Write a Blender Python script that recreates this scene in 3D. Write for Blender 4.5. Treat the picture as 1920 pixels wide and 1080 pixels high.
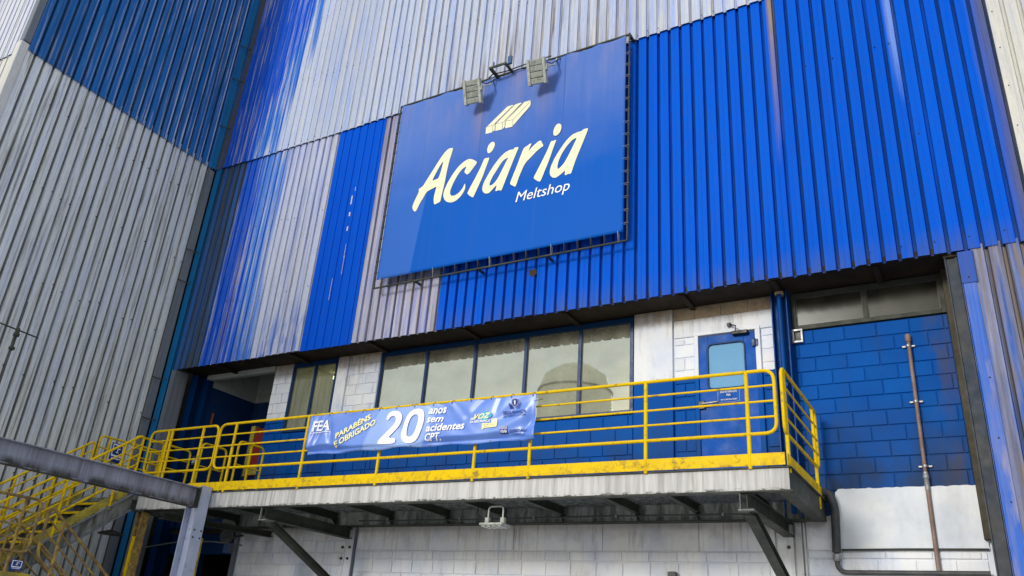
import bpy, bmesh, math, random
from mathutils import Vector, Matrix
R = math.radians
rnd = random.Random(7)
scene = bpy.context.scene
for o in list(bpy.data.objects): bpy.data.objects.remove(o)

# ---------------------------------------------------------------- camera
cam_d = bpy.data.cameras.new('camera'); cam = bpy.data.objects.new('camera', cam_d)
scene.collection.objects.link(cam); scene.camera = cam
cam_d.sensor_width = 36; cam_d.lens = 28.636; cam_d.clip_end = 2000; cam_d.clip_start = .05
m = Matrix(((0.86714918, 0.14970449, 0.4750167), (0.49315173, -0.39150073, -0.776871), (0.06966831, 0.90791836, -0.41331656))).to_4x4()
m.translation = (0, 0, 1.6)
cam.matrix_world = m
# ---------------------------------------------------------------- world, sun, exposure
SUN_EL, SUN_AZ = R(16), R(14)          # azimuth: how far the sun stands to the left of straight in front of the facade
world = bpy.data.worlds.new('World'); scene.world = world; world.use_nodes = True
wn = world.node_tree; bg = wn.nodes['Background']
sky = wn.nodes.new('ShaderNodeTexSky'); sky.sky_type = 'NISHITA'; sky.sun_disc = False
sky.sun_elevation = SUN_EL; sky.sun_rotation = R(180) + SUN_AZ; sky.dust_density = 2.5; sky.air_density = 1.2
tc = wn.nodes.new('ShaderNodeTexCoord'); cn = wn.nodes.new('ShaderNodeTexNoise')
cn.inputs['Scale'].default_value = 1.6; cn.inputs['Detail'].default_value = 5
wn.links.new(tc.outputs['Generated'], cn.inputs['Vector'])
cr = wn.nodes.new('ShaderNodeMapRange'); cr.inputs[1].default_value = .22; cr.inputs[2].default_value = .50
wn.links.new(cn.outputs['Fac'], cr.inputs[0])
cm = wn.nodes.new('ShaderNodeMix'); cm.data_type = 'RGBA'
cm.inputs[7].default_value = (7.6, 8.0, 8.4, 1)
wn.links.new(cr.outputs[0], cm.inputs[0]); wn.links.new(sky.outputs[0], cm.inputs[6]); wn.links.new(cm.outputs[2], bg.inputs[0])
bg.inputs[1].default_value = 0.085
sun_d = bpy.data.lights.new('sun', 'SUN'); sun = bpy.data.objects.new('sun', sun_d); scene.collection.objects.link(sun)
sun_d.energy = 1.5; sun_d.angle = R(13); sun_d.color = (1, .965, .91)
sdir = Vector((-math.sin(SUN_AZ)*math.cos(SUN_EL), -math.cos(SUN_AZ)*math.cos(SUN_EL), math.sin(SUN_EL)))
sun.rotation_euler = sdir.to_track_quat('Z', 'Y').to_euler(); sun.location = (0, -20, 30)
vs = scene.view_settings; vs.view_transform = 'Standard'; vs.look = 'None'; vs.exposure = 0.5; vs.gamma = 1; vs.use_curve_mapping = False

# ---------------------------------------------------------------- materials
def new_mat(name):
    mt = bpy.data.materials.new(name); mt.use_nodes = True
    return mt, mt.node_tree, mt.node_tree.nodes['Principled BSDF']
class G:
    """tiny node graph helper"""
    def __init__(s, nt): s.nt = nt; s.geo = None
    def n(s, t): return s.nt.nodes.new(t)
    def l(s, a, b): s.nt.links.new(a, b)
    def pos(s):
        if not s.geo: s.geo = s.n('ShaderNodeNewGeometry')
        return s.geo.outputs['Position']
    def xyz(s):
        q = s.n('ShaderNodeSeparateXYZ'); s.l(s.pos(), q.inputs[0]); return q.outputs
    def noise(s, sc=(1, 1, 1), detail=4, off=0., rough=.55):
        mp = s.n('ShaderNodeMapping'); mp.inputs['Scale'].default_value = sc; mp.inputs['Location'].default_value = (off, off*1.7, off*.6)
        s.l(s.pos(), mp.inputs[0]); t = s.n('ShaderNodeTexNoise'); t.inputs['Scale'].default_value = 1
        t.inputs['Detail'].default_value = detail; t.inputs['Roughness'].default_value = rough; s.l(mp.outputs[0], t.inputs['Vector']); return t.outputs['Fac']
    def ramp(s, v, lo, hi, a=0., b=1.):
        t = s.n('ShaderNodeMapRange'); t.inputs[1].default_value = lo; t.inputs[2].default_value = hi
        t.inputs[3].default_value = a; t.inputs[4].default_value = b
        s.l(v, t.inputs[0]); return t.outputs[0]
    def math(s, op, a, b=0.):
        t = s.n('ShaderNodeMath'); t.operation = op
        for i, v in enumerate((a, b)):
            if isinstance(v, (int, float)): t.inputs[i].default_value = v
            else: s.l(v, t.inputs[i])
        return t.outputs[0]
    def mix(s, f, a, b, mode='MIX'):
        t = s.n('ShaderNodeMix'); t.data_type = 'RGBA'; t.blend_type = mode
        for i, v in ((0, f), (6, a), (7, b)):
            if isinstance(v, (int, float)): t.inputs[i].default_value = v
            elif isinstance(v, tuple): t.inputs[i].default_value = (*v, 1)
            else: s.l(v, t.inputs[i])
        return t.outputs[2]
    def bump(s, h, bs, strength=.3, dist=.01):
        t = s.n('ShaderNodeBump'); t.inputs['Strength'].default_value = strength; t.inputs['Distance'].default_value = dist
        s.l(h, t.inputs['Height']); s.l(t.outputs[0], bs.inputs['Normal'])
def streaky(name, base, tint, tint_lo=.5, tint_hi=.7, worn=None, worn_lo=.6, worn_hi=.72, dirt=(.10, .09, .07), dirt_lo=.62, dirt_hi=.8,
            dirt_amt=.8, rough=.5, metal=0., sx=9., sz=.35, seed=0., grad=None, extra=None, spec=.5, lowdirt=None):
    spec = min(spec, .22)
    """painted sheet steel: long vertical streaks of fading, wear and grime; grad = (x0, dx_per_z, z0, width, colour, tint2) paints one side"""
    mt, nt, bs = new_mat(name); g = G(nt)
    c = g.mix(g.ramp(g.noise((sx, sx, sz), 5, seed), tint_lo, tint_hi), base, tint)
    c = g.mix(g.ramp(g.noise((3.1, 3.1, 1.4), 6, seed+3), .45, .75, 0, .35), c, tint)
    c = g.mix(g.ramp(g.noise((48, 48, .55), 6, seed+51, .65), .42, .68, 0, .38), c, tint)
    if grad:
        for (x0, k, z0, w, col, jit) in grad:
            o = g.xyz(); edge = g.math('ADD', x0 - k*z0, g.math('MULTIPLY', o[2], k))
            d = g.math('SUBTRACT', edge, o[0])
            d = g.math('ADD', d, g.math('MULTIPLY', g.math('SUBTRACT', g.noise((sx*.9, sx*.9, .3), 5, seed+9), .5), jit))
            c = g.mix(g.ramp(d, -w, w), c, col)
    if worn: c = g.mix(g.ramp(g.noise((sx*1.7, sx*1.7, sz*1.4), 6, seed+5, .65), worn_lo, worn_hi), c, worn)
    if extra: c = extra(g, c)
    c = g.mix(g.ramp(g.noise((sx*1.3, sx*1.3, sz*.8), 6, seed+17, .6), dirt_lo, dirt_hi, 0, dirt_amt), c, dirt)
    c = g.mix(g.ramp(g.noise((40, 40, 6), 3, seed+30), .35, .8, 0, .18), c, (.05, .05, .05))
    if lowdirt:
        z0, z1, col, amt = lowdirt
        f = g.math('MULTIPLY', g.ramp(g.xyz()[2], z1, z0), g.ramp(g.noise((7, 7, .8), 5, seed+41), .3, .65, 0, amt)); c = g.mix(f, c, col)
    oi = g.n('ShaderNodeObjectInfo'); hs = g.n('ShaderNodeHueSaturation'); g.l(g.ramp(oi.outputs['Random'], 0, 1, .93, 1.05), hs.inputs['Value'])
    g.l(c, hs.inputs['Color']); c = hs.outputs[0]
    g.l(c, bs.inputs['Base Color']); bs.inputs['Metallic'].default_value = metal; bs.inputs['Specular IOR Level'].default_value = spec
    g.l(g.ramp(g.noise((6, 6, 1.2), 4, seed+2), .3, .7, rough-.1, rough+.12), bs.inputs['Roughness'])
    g.bump(g.noise((5, 5, .9), 4, seed+6), bs, .25, .012)
    return mt
def plain(name, col, rough=.5, metal=0., dirt=(.08, .07, .06), amt=.5, scale=6., lo=.5, hi=.75, bump=.15, col2=None, stretch=1., seed=0., spec=.25, foot=None):
    mt, nt, bs = new_mat(name); g = G(nt); c = col
    if col2: c = g.mix(g.ramp(g.noise((scale*.6,)*3, 4, seed+1), .4, .65), col, col2)
    c = g.mix(g.ramp(g.noise((scale, scale, scale*stretch), 6, seed, .65), lo, hi, 0, amt), c, dirt)
    if foot:
        f = g.math('MULTIPLY', g.ramp(g.xyz()[2], 3.80, 3.69), g.ramp(g.noise((13, 13, 13), 5, 91, .65), .50, .62, 0, .55)); c = g.mix(f, c, foot)
    g.l(c, bs.inputs['Base Color']); bs.inputs['Metallic'].default_value = metal; bs.inputs['Specular IOR Level'].default_value = spec
    g.l(g.ramp(g.noise((scale*2,)*3, 4, seed+4), .3, .7, max(.03, rough-.1), rough+.12), bs.inputs['Roughness'])
    if bump: g.bump(g.noise((scale*7,)*3, 4, seed+8), bs, bump, .004)
    return mt
SILV, SILV2, BLUE, BLUE2 = (.47, .53, .66), (.34, .44, .76), (.0, .090, .62), (.0, .12, .66)
def right_streak(g, c):      # scuffed rusty sheet lap right of the silver sheets
    o = g.xyz()
    f = g.math('MULTIPLY', g.ramp(g.math('ABSOLUTE', g.math('ADD', o[0], 1.93)), .075, .02), g.ramp(g.math('ADD', o[2], g.math('MULTIPLY', g.noise((9, 9, .5), 4, 2), 3)), 10.0, 12.4))
    c = g.mix(f, c, (.30, .24, .20))
    f = g.math('MULTIPLY', g.ramp(g.math('ABSOLUTE', g.math('ADD', o[0], .28)), .08, .02), g.ramp(g.math('ADD', o[2], g.math('MULTIPLY', g.noise((30, 30, 1), 4, 4), 2)), 9.9, 11.3, 0, .6))
    return g.mix(f, c, (.28, .42, .80))
def edge_grime(g, c):        # rust-brown grime beside the cream sheets at the far right
    o = g.xyz(); d = g.math('ADD', o[0], g.math('MULTIPLY', g.math('SUBTRACT', g.noise((5, 5, .5), 5, 3), .5), .35))
    return g.mix(g.ramp(d, .66, .90, 0, .85), c, (.13, .12, .10))
def fade_low(g, c):          # patches of blue paint left near the lower edge
    o = g.xyz(); f = g.math('MULTIPLY', g.ramp(o[2], 7.7, 6.8), g.ramp(g.noise((7, 7, 1.6), 5, 12, .6), .50, .62, 0, .7))
    return g.mix(f, c, (.01, .13, .62))
def drip_brown(g, c):        # brown water runs above the signboard
    o = g.xyz(); f = g.math('MULTIPLY', g.ramp(o[2], 13.6, 11.4), g.ramp(g.noise((11, 11, .35), 5, 19), .50, .68, 0, .75))
    k = g.ramp(g.math('ABSOLUTE', g.math('ADD', o[0], 6.4)), 3.2, 1.0)
    c = g.mix(g.math('MULTIPLY', f, k), c, (.20, .13, .09))
    for (xc, za, zb) in ((-5.83, 12.2, 13.4), (-5.63, 12.4, 13.3), (-8.62, 11.46, 12.1), (-8.05, 11.46, 12.0), (-7.30, 11.46, 12.4), (-6.72, 11.46, 12.6)):
        f = g.math('MULTIPLY', g.ramp(g.math('ABSOLUTE', g.math('SUBTRACT', o[0], xc)), .05, .01), g.math('MULTIPLY', g.ramp(o[2], za-.2, za+.1), g.ramp(o[2], zb, zb-.6)))
        c = g.mix(g.math('MULTIPLY', f, g.ramp(g.noise((14, 14, .6), 5, 61), .35, .6, 0, .9)), c, (.10, .07, .05))
    return c
def ribs(axis, u0, pitch, lo, hi, col, amt, n_lo=.35, n_hi=.65, seed=0., grow=None):
    """dirt, painted groove shade or painted ridge highlight that follows each rib of the sheets: a band from lo to hi of every pitch"""
    def f(g, c):
        o = g.xyz()[axis]; t = g.math('FRACT', g.math('DIVIDE', g.math('SUBTRACT', o, u0), pitch)); mid = (lo+hi)/2; hw = (hi-lo)/2
        m = g.ramp(g.math('ABSOLUTE', g.math('SUBTRACT', t, mid)), hw, hw*.55)
        m = g.math('MULTIPLY', m, g.ramp(g.noise((7, 7, .45), 5, 50+seed, .65), n_lo, n_hi, 0, amt))
        if grow: m = g.math('MULTIPLY', m, g.ramp(o, grow[0], grow[1], .1, 1))
        return g.mix(m, c, col)
    return f
def chain(*fs):
    def f(g, c):
        for q in fs: c = q(g, c)
        return c
    return f
M = {}
M['up_silver'] = streaky('silver_steel_sheet_faded', SILV, SILV2, .50, .66, worn=(.62, .60, .55), worn_lo=.52, worn_hi=.7, dirt=(.22, .19, .18), dirt_lo=.58, dirt_hi=.78, dirt_amt=.5, seed=1,
                         grad=[(-12.95, .2, 11.5, .16, (.02, .16, .62), 2.2), (-13.45, .22, 11.5, .14, BLUE, 1.0)], extra=chain(drip_brown, ribs(0, -10.2, 8.16/43, .74, 1.0, (.14, .105, .08), .85, .36, .60, 1, (-11.5, -9.0))))
M['lo_fade'] = streaky('blue_paint_worn_to_silver', (.50, .54, .66), (.30, .36, .66), .48, .62, worn=(.50, .48, .46), worn_lo=.54, worn_hi=.7, dirt=(.17, .15, .16), dirt_lo=.55, dirt_hi=.75, seed=4,
                       grad=[(-12.3, -.05, 9, .16, (.05, .19, .64), 1.9), (-12.9, -.1, 9, .14, BLUE, 1.1)], extra=chain(fade_low, ribs(0, -13.62, 2.78/15, .74, 1.0, (.12, .10, .10), .9, .36, .58, 2, (-13.2, -11.6))))
M['corner'] = streaky('dark_corner_sheet', (.06, .07, .065), (.02, .12, .40), .46, .60, worn=(.12, .13, .2), dirt=(.05, .05, .04), dirt_lo=.5, dirt_hi=.7, seed=6, sz=.25)  # near-black corner sheets streaked with blue
M['blue'] = streaky('royal_blue_paint', BLUE, (.0, .105, .64), .4, .8, worn=(.03, .18, .66), worn_lo=.70, worn_hi=.86, dirt=(.005, .045, .16), dirt_lo=.66, dirt_hi=.9, dirt_amt=.5, seed=8, rough=.45, spec=.02, extra=chain(right_streak, edge_grime, ribs(0, -7.76, 5.72/30, .765, .985, (.004, .028, .075), .8, .2, .5, 8)), lowdirt=(6.5, 6.95, (.10, .11, .12), .5))  # groove bands: grime, with the grooves' shade painted into the blue
M['blue_right'] = streaky('royal_blue_paint_right', BLUE, (.0, .105, .64), .4, .8, worn=(.03, .18, .66), worn_lo=.72, worn_hi=.88, dirt=(.005, .045, .16), dirt_lo=.66, dirt_hi=.9, dirt_amt=.5, seed=8, rough=.45, spec=.02,
                       extra=chain(right_streak, edge_grime, ribs(0, -2.04, 2.96/16, .765, .985, (.004, .028, .075), .8, .2, .5, 8)), lowdirt=(6.5, 6.95, (.10, .11, .12), .5))  # dark groove bands carry painted shade along with grime
M['blue_new'] = streaky('fresh_blue_paint', (.0, .075, .58), (.0, .095, .62), .4, .8, dirt_amt=.2, seed=9, rough=.38, spec=.02)
M['strip'] = streaky('lavender_faded_sheet', (.46, .46, .58), (.22, .26, .58), .47, .62, worn=(.42, .36, .34), worn_lo=.5, worn_hi=.68, dirt=(.16, .13, .12), dirt_lo=.5, dirt_hi=.7, seed=12, extra=ribs(0, -9.64, 1.88/10, .72, 1.0, (.10, .085, .075), .9, .3, .55, 3))
M['left_blue'] = streaky('dull_blue_side_sheet', (.006, .12, .42), (.015, .16, .44), .45, .7, worn=(.34, .38, .58), worn_lo=.56, worn_hi=.66, dirt=(.04, .07, .12), dirt_lo=.5, dirt_hi=.72, sx=10, seed=15, rough=.5, spec=.10, extra=chain(ribs(1, 5.70, 4.54/24, .50, .70, (.50, .55, .72), .95, .38, .56, 4, (6.2, 9.4)), ribs(1, 5.70, 4.54/24, .02, .14, (.16, .22, .46), .6, .45, .6, 5), ribs(1, 5.70, 4.54/24, .74, 1.0, (.006, .02, .04), .8, .25, .5, 9)))  # pale bands paint the lit rib edges, dark bands the groove shade
M['left_grey'] = streaky('grey_side_sheet', (.76, .78, .74), (.64, .70, .80), .45, .62, worn=(.30, .29, .25), worn_lo=.52, worn_hi=.7, dirt=(.13, .13, .11), dirt_lo=.55, dirt_hi=.8, sx=11, sz=.5, seed=18, rough=.5, extra=chain(ribs(1, 5.70, 4.40/23, .50, .70, (.66, .64, .58), .8, .38, .6, 6, (5.0, 9.8)), ribs(1, 5.70, 4.40/23, .74, 1.0, (.05, .055, .045), .85, .25, .5, 7)))  # pale rib edges and dark grooves put light and shade into the grey
M['pale'] = streaky('pale_sheet', (.66, .68, .72), (.45, .50, .74), .5, .7, worn=(.7, .68, .6), dirt_amt=.3, seed=21)
M['cream'] = streaky('cream_sheet', (.66, .65, .58), (.5, .52, .62), .5, .7, worn=(.4, .34, .26), worn_lo=.58, worn_hi=.75, dirt=(.15, .13, .1), dirt_amt=.6, seed=24)
M['right_low'] = streaky('rusty_lavender_sheet', (.24, .25, .38), (.02, .10, .42), .48, .60, worn=(.20, .165, .14), worn_lo=.46, worn_hi=.60, dirt=(.07, .06, .055), dirt_lo=.5, dirt_hi=.7, sx=6, seed=27, extra=ribs(0, .20, .2, .74, 1.0, (.06, .055, .05), .8, .2, .5, 13))  # rib bands darken the grooves: painted shade over some dirt
M['right_flash'] = streaky('blue_and_brown_flashing', (.01, .11, .54), (.22, .23, .40), .52, .62, worn=(.20, .16, .14), worn_lo=.58, worn_hi=.72, dirt=(.07, .06, .06), sx=4, sz=.8, seed=29)
M['jamb'] = plain('dark_blue_grey_channel', (.022, .035, .055), .5, col2=(.04, .045, .05), amt=.5, scale=4, stretch=.3)
M['jamb_brown'] = plain('olive_brown_strip', (.045, .038, .024), .6, col2=(.07, .06, .035), amt=.4, scale=4)
M['flash_blue'] = streaky('blue_flashing', (.003, .17, .42), (.01, .13, .34), .4, .7, dirt_amt=.5, seed=30)
M['flash_dark'] = streaky('stained_flashing', (.10, .09, .07), (.02, .10, .30), .5, .62, worn=(.26, .17, .10), worn_lo=.58, worn_hi=.7, seed=33)
M['flash_grey'] = streaky('galvanised_flashing', (.20, .22, .25), (.13, .15, .18), .4, .7, dirt_amt=.6, seed=36)  # grey lowered to put the left corner's shade into its plate

def block_paint():
    mt, nt, bs = new_mat('painted_concrete_block'); g = G(nt); o = g.xyz()
    wob = g.math('MULTIPLY', g.math('SUBTRACT', g.noise((9, 9, 9), 4, 5), .5), .05)
    z = g.math('ADD', o[2], wob)
    white = g.mix(g.ramp(g.noise((2.2, 2.2, 2.2), 5, 3), .4, .7), (.78, .80, .82), (.64, .70, .82))
    white = g.mix(g.ramp(g.noise((7, 7, 2.2), 7, 8, .7), .55, .75, 0, .45), white, (.28, .28, .30))
    tan = g.mix(g.ramp(g.noise((6, 6, 6), 5, 4), .35, .7), (.50, .40, .28), (.30, .24, .17))
    blue = g.mix(g.ramp(g.noise((1.4, 1.4, 1.4), 4, 6), .35, .7), (.0, .070, .33), (.0, .086, .37))
    blue = g.mix(g.ramp(g.noise((2.3, 2.3, .9), 6, 14), .58, .82, 0, .55), blue, (.03, .05, .09))
    isb = g.math('MULTIPLY', g.math('LESS_THAN', z, 5.5), g.math('GREATER_THAN', z, 3.5))
    right = g.math('MULTIPLY', g.math('GREATER_THAN', o[0], -2.12), g.math('GREATER_THAN', z, 3.5))
    isb = g.math('MAXIMUM', isb, right)
    c = g.mix(isb, white, blue)
    # grime low on the blue wall and brown stain by the jamb
    f = g.math('MULTIPLY', g.math('MULTIPLY', g.ramp(o[2], 5.0, 3.85), isb), g.ramp(g.noise((2.2, 2.2, 1.6), 5, 22), .30, .60, 0, .85)); c = g.mix(f, c, (.03, .045, .075))
    f = g.math('MULTIPLY', g.math('MULTIPLY', g.ramp(g.math('ABSOLUTE', g.math('ADD', o[0], .30)), .22, .02), isb), g.ramp(g.noise((4, 4, 1.4), 5, 25), .38, .62, 0, .8)); c = g.mix(f, c, (.08, .065, .055))
    # bare tan at the top, under the soffit
    f = g.math('MULTIPLY', g.ramp(g.math('ADD', o[2], g.math('MULTIPLY', wob, 6.)), 6.33, 6.60), g.math('SUBTRACT', 1., isb)); c = g.mix(f, c, tan)
    f = g.math('MULTIPLY', g.ramp(g.math('ADD', o[2], g.math('MULTIPLY', wob, 5.)), 3.20, 3.45), g.math('SUBTRACT', 1., isb))
    f = g.math('MULTIPLY', f, g.math('LESS_THAN', o[2], 3.5)); c = g.mix(g.math('MULTIPLY', f, .6), c, (.42, .35, .28))
    f = g.math('MULTIPLY', g.math('MULTIPLY', g.ramp(o[2], 2.75, 3.4), g.math('LESS_THAN', o[2], 3.5)), g.ramp(g.noise((19, 19, 1.1), 6, 81, .6), .54, .68, 0, .5)); c = g.mix(f, c, (.15, .13, .12))
    f = g.math('MULTIPLY', g.math('MULTIPLY', g.ramp(o[2], 6.0, 6.5), g.math('SUBTRACT', 1., isb)), g.ramp(g.noise((15, 15, 1.4), 6, 85, .6), .48, .66, 0, .5)); c = g.mix(f, c, (.26, .20, .15))
    f = g.ramp(g.noise((16, 16, 1.0), 6, 31, .7), .68, .76, 0, .3); c = g.mix(f, c, (.12, .12, .14))
    oi = g.n('ShaderNodeObjectInfo'); hs = g.n('ShaderNodeHueSaturation'); g.l(g.ramp(oi.outputs['Random'], 0, 1, .93, 1.05), hs.inputs['Value']); g.l(c, hs.inputs['Color']); c = hs.outputs[0]
    g.l(c, bs.inputs['Base Color']); bs.inputs['Roughness'].default_value = .62; bs.inputs['Specular IOR Level'].default_value = .08
    g.bump(g.noise((45, 45, 45), 5, 1), bs, .35, .005)
    return mt
M['block'] = block_paint()
M['plaster'] = plain('white_plaster', (.70, .73, .75), .7, col2=(.58, .63, .70), dirt=(.35, .36, .36), amt=.4, scale=3.5, stretch=.6)
M['tan'] = plain('bare_tan_block', (.50, .39, .27), .85, col2=(.36, .28, .19), amt=.5, scale=8)
M['dark'] = plain('dark_grimy_steel', (.030, .038, .030), .6, col2=(.055, .06, .045), dirt=(.10, .10, .09), amt=.5, scale=4)
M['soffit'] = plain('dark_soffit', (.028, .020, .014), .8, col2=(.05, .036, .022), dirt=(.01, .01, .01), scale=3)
M['black'] = plain('black_plastic', (.012, .013, .014), .35, amt=.2)
M['dusty'] = streaky('dust_streaked_steel', (.16, .17, .15), (.26, .28, .27), .45, .6, worn=(.42, .46, .52), worn_lo=.60, worn_hi=.75, dirt=(.03, .035, .03), dirt_lo=.45, dirt_hi=.65, sz=3, seed=40, rough=.7)
def whitewash(name, base, seed):
    mt, nt, bs = new_mat(name); g = G(nt); o = g.xyz()
    c = g.mix(g.ramp(g.noise((14, 14, .8), 6, seed, .6), .42, .66), base, tuple(v*.62 for v in base))
    c = g.mix(g.ramp(g.noise((24, 24, 1.2), 6, seed+5, .6), .58, .75, 0, .5), c, (.14, .12, .10))
    f = g.math('MULTIPLY', g.ramp(o[2], 3.465, 3.435), g.ramp(g.noise((9, 9, 22), 6, seed+9, .75), .50, .56)); c = g.mix(f, c, (.025, .025, .03))
    g.l(c, bs.inputs['Base Color']); bs.inputs['Roughness'].default_value = .7; g.bump(g.noise((20, 20, 20), 5, 2), bs, .4, .006)
    return mt
M['whitewash'] = whitewash('whitewashed_beam', (.56, .56, .55), 44)
M['beam'] = streaky('lavender_streaked_beam', (.20, .20, .25), (.28, .30, .38), .42, .62, worn=(.52, .57, .70), worn_lo=.60, worn_hi=.72, dirt=(.08, .08, .09), dirt_lo=.56, dirt_hi=.76, sx=9, sz=.8, seed=47, rough=.6, lowdirt=(3.42, 3.52, (.05, .05, .045), 1.5))
M['column'] = plain('pale_lavender_paint', (.42, .46, .62), .55, col2=(.34, .40, .54), dirt=(.05, .05, .05), amt=.6, scale=7, lo=.60, hi=.7)
M['yellow'] = plain('safety_yellow_paint', (.78, .53, .004), .42, spec=.06, foot=(.16, .09, .03), col2=(.70, .47, .008), dirt=(.20, .14, .05), amt=.75, scale=10, lo=.56, hi=.70, bump=.08)
M['yellow_rust'] = plain('rusting_yellow_paint', (.42, .30, .05), .55, col2=(.22, .15, .08), dirt=(.16, .09, .05), amt=.85, scale=11, lo=.42, hi=.6)
M['yellow_dirty'] = plain('grimy_yellow_paint', (.48, .38, .04), .6, col2=(.30, .25, .05), dirt=(.10, .09, .05), amt=.8, scale=5, lo=.42, hi=.65)
M['navy'] = plain('navy_frame_paint', (.003, .035, .12), .35, dirt=(.03, .03, .04), amt=.3, scale=6)
M['door_blue'] = plain('door_blue_paint', (.0, .080, .40), .40, spec=.07, dirt=(.01, .04, .12), amt=.5, scale=2.2, bump=.05)
M['steel_blue'] = plain('blue_column_paint', (.0, .055, .25), .42, spec=.1, dirt=(.01, .02, .06), amt=.6, scale=3, stretch=.3)
M['shaded_blue'] = plain('shaded_blue_paint', (.0, .026, .105), .45, spec=.1, dirt=(.01, .015, .03), amt=.6, scale=3, stretch=.2)  # blue darkened to carry the left corner's shade under cladding and deck
M['white'] = plain('white_gloss_paint', (.55, .57, .58), .5, dirt=(.2, .2, .2), amt=.6, scale=5)
M['pipe'] = plain('brown_primer_pipe', (.20, .13, .105), .5, col2=(.26, .20, .18), amt=.5, scale=8)
M['galv'] = plain('galvanised_metal', (.34, .35, .36), .45, .5, amt=.5, scale=12)
M['hose'] = plain('dark_conduit', (.05, .055, .06), .42, col2=(.08, .085, .085), amt=.3, scale=9)
M['lamp_grey'] = plain('lamp_grey_paint', (.42, .45, .41), .5, amt=.6, scale=14, lo=.45)
M['lens'] = plain('lamp_lens', (.42, .44, .42), .2, amt=.1)
M['red'] = plain('red_paint', (.22, .018, .012), .4, amt=.2)
M['orange'] = plain('orange_plate', (.20, .07, .03), .5, amt=.2)
M['print_navy'] = plain('navy_print', (.006, .035, .22), .45, amt=0, bump=0)
M['print_white'] = plain('white_print', (.88, .89, .90), .45, amt=0, bump=0)
M['print_yellow'] = plain('pale_yellow_print', (.90, .86, .42), .45, amt=0, bump=0)
M['print_teal'] = plain('teal_print', (.05, .42, .60), .45, amt=0, bump=0)
M['print_mauve'] = plain('mauve_print', (.36, .36, .58), .45, amt=0, bump=0)
M['cream_print'] = plain('cream_lettering', (.86, .81, .55), .5, dirt=(.55, .55, .5), amt=.25, scale=3, bump=0)
M['thin_line'] = plain('grey_print_line', (.30, .33, .36), .5, amt=0, bump=0)
M['ground'] = plain('worn_concrete', (.42, .41, .39), .85, col2=(.36, .355, .34), amt=.6, scale=.7)
M['tank'] = plain('beige_tank_paint', (.80, .76, .58), .5, amt=.4, scale=1.2)
M['shed'] = plain('grey_shed_sheet', (.30, .30, .28), .6, amt=.4, scale=1.)
M['inner_white'] = plain('interior_white', (.42, .45, .43), .8, amt=.4, scale=3)
M['inner_blue'] = plain('interior_blue', (.004, .035, .13), .6, amt=.4, scale=3)
M['inner_tan'] = plain('interior_tan', (.42, .42, .28), .8, amt=.4, scale=3)

def sign_mat():
    mt, nt, bs = new_mat('signboard_vinyl'); g = G(nt); o = g.xyz()
    pale_amt = g.ramp(g.math('ADD', o[2], g.math('MULTIPLY', g.noise((1.1, 1.1, 1.1), 5, 6), 1.6)), 9.7, 11.6, 0, 1.)  # lavender wash, paler towards the top of the sign
    c = g.mix(pale_amt, (.0, .095, .48), (.085, .17, .50))
    # lighter dusty end at the lower left, with a straight print seam
    e = g.math('SUBTRACT', g.math('ADD', -8.30, g.math('MULTIPLY', g.math('SUBTRACT', o[2], 7.6), .10)), o[0])
    f = g.math('MULTIPLY', g.ramp(e, -.015, .015), g.ramp(o[2], 9.6, 9.35, 0, .55)); c = g.mix(f, c, (.06, .17, .56))
    f = g.math('MULTIPLY', g.ramp(g.math('ADD', g.math('MULTIPLY', o[0], -1.), 0.), 7.0, 9.0, 0, .6), g.ramp(o[2], 9.2, 10.2)); c = g.mix(f, c, (.10, .20, .56))
    f = g.math('MULTIPLY', g.ramp(o[2], 9.0, 10.6), g.ramp(g.noise((5, 5, .5), 6, 3), .5, .78, 0, .35)); c = g.mix(f, c, (.16, .22, .48))
    f = g.math('MULTIPLY', g.ramp(o[2], 10.2, 11.3), g.ramp(g.noise((2.6, 2.6, .8), 4, 33), .50, .66, 0, .6)); c = g.mix(f, c, (.20, .22, .44))
    for xc in (-5.80, -7.12, -6.45):
        f = g.math('MULTIPLY', g.ramp(g.math('ABSOLUTE', g.math('SUBTRACT', o[0], xc)), .22, .02), g.math('MULTIPLY', g.ramp(o[2], 9.7, 10.6), g.ramp(g.noise((7, 7, .5), 5, 71), .35, .62, 0, .6)))
        c = g.mix(f, c, (.24, .21, .30))
    f = g.math('MULTIPLY', g.ramp(o[2], 7.6, 11.4, .35, 1), g.ramp(g.noise((16, 16, .4), 6, 77, .6), .52, .74, 0, .35)); c = g.mix(f, c, (.05, .12, .34))
    f = g.ramp(g.math('ABSOLUTE', g.math('ADD', o[0], 5.42)), .02, .006, 0, .5); c = g.mix(g.math('MULTIPLY', f, g.ramp(o[2], 9, 10.6)), c, (.02, .07, .32))
    f = g.ramp(g.math('ABSOLUTE', g.math('ADD', o[0], 7.08)), .02, .006, 0, .4); c = g.mix(f, c, (.02, .09, .38))
    g.l(c, bs.inputs['Base Color']); bs.inputs['Roughness'].default_value = .5; bs.inputs['Specular IOR Level'].default_value = .08; g.bump(g.noise((90, 90, 90), 3, 1), bs, .25, .003)
    return mt
M['sign'] = sign_mat()
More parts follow.
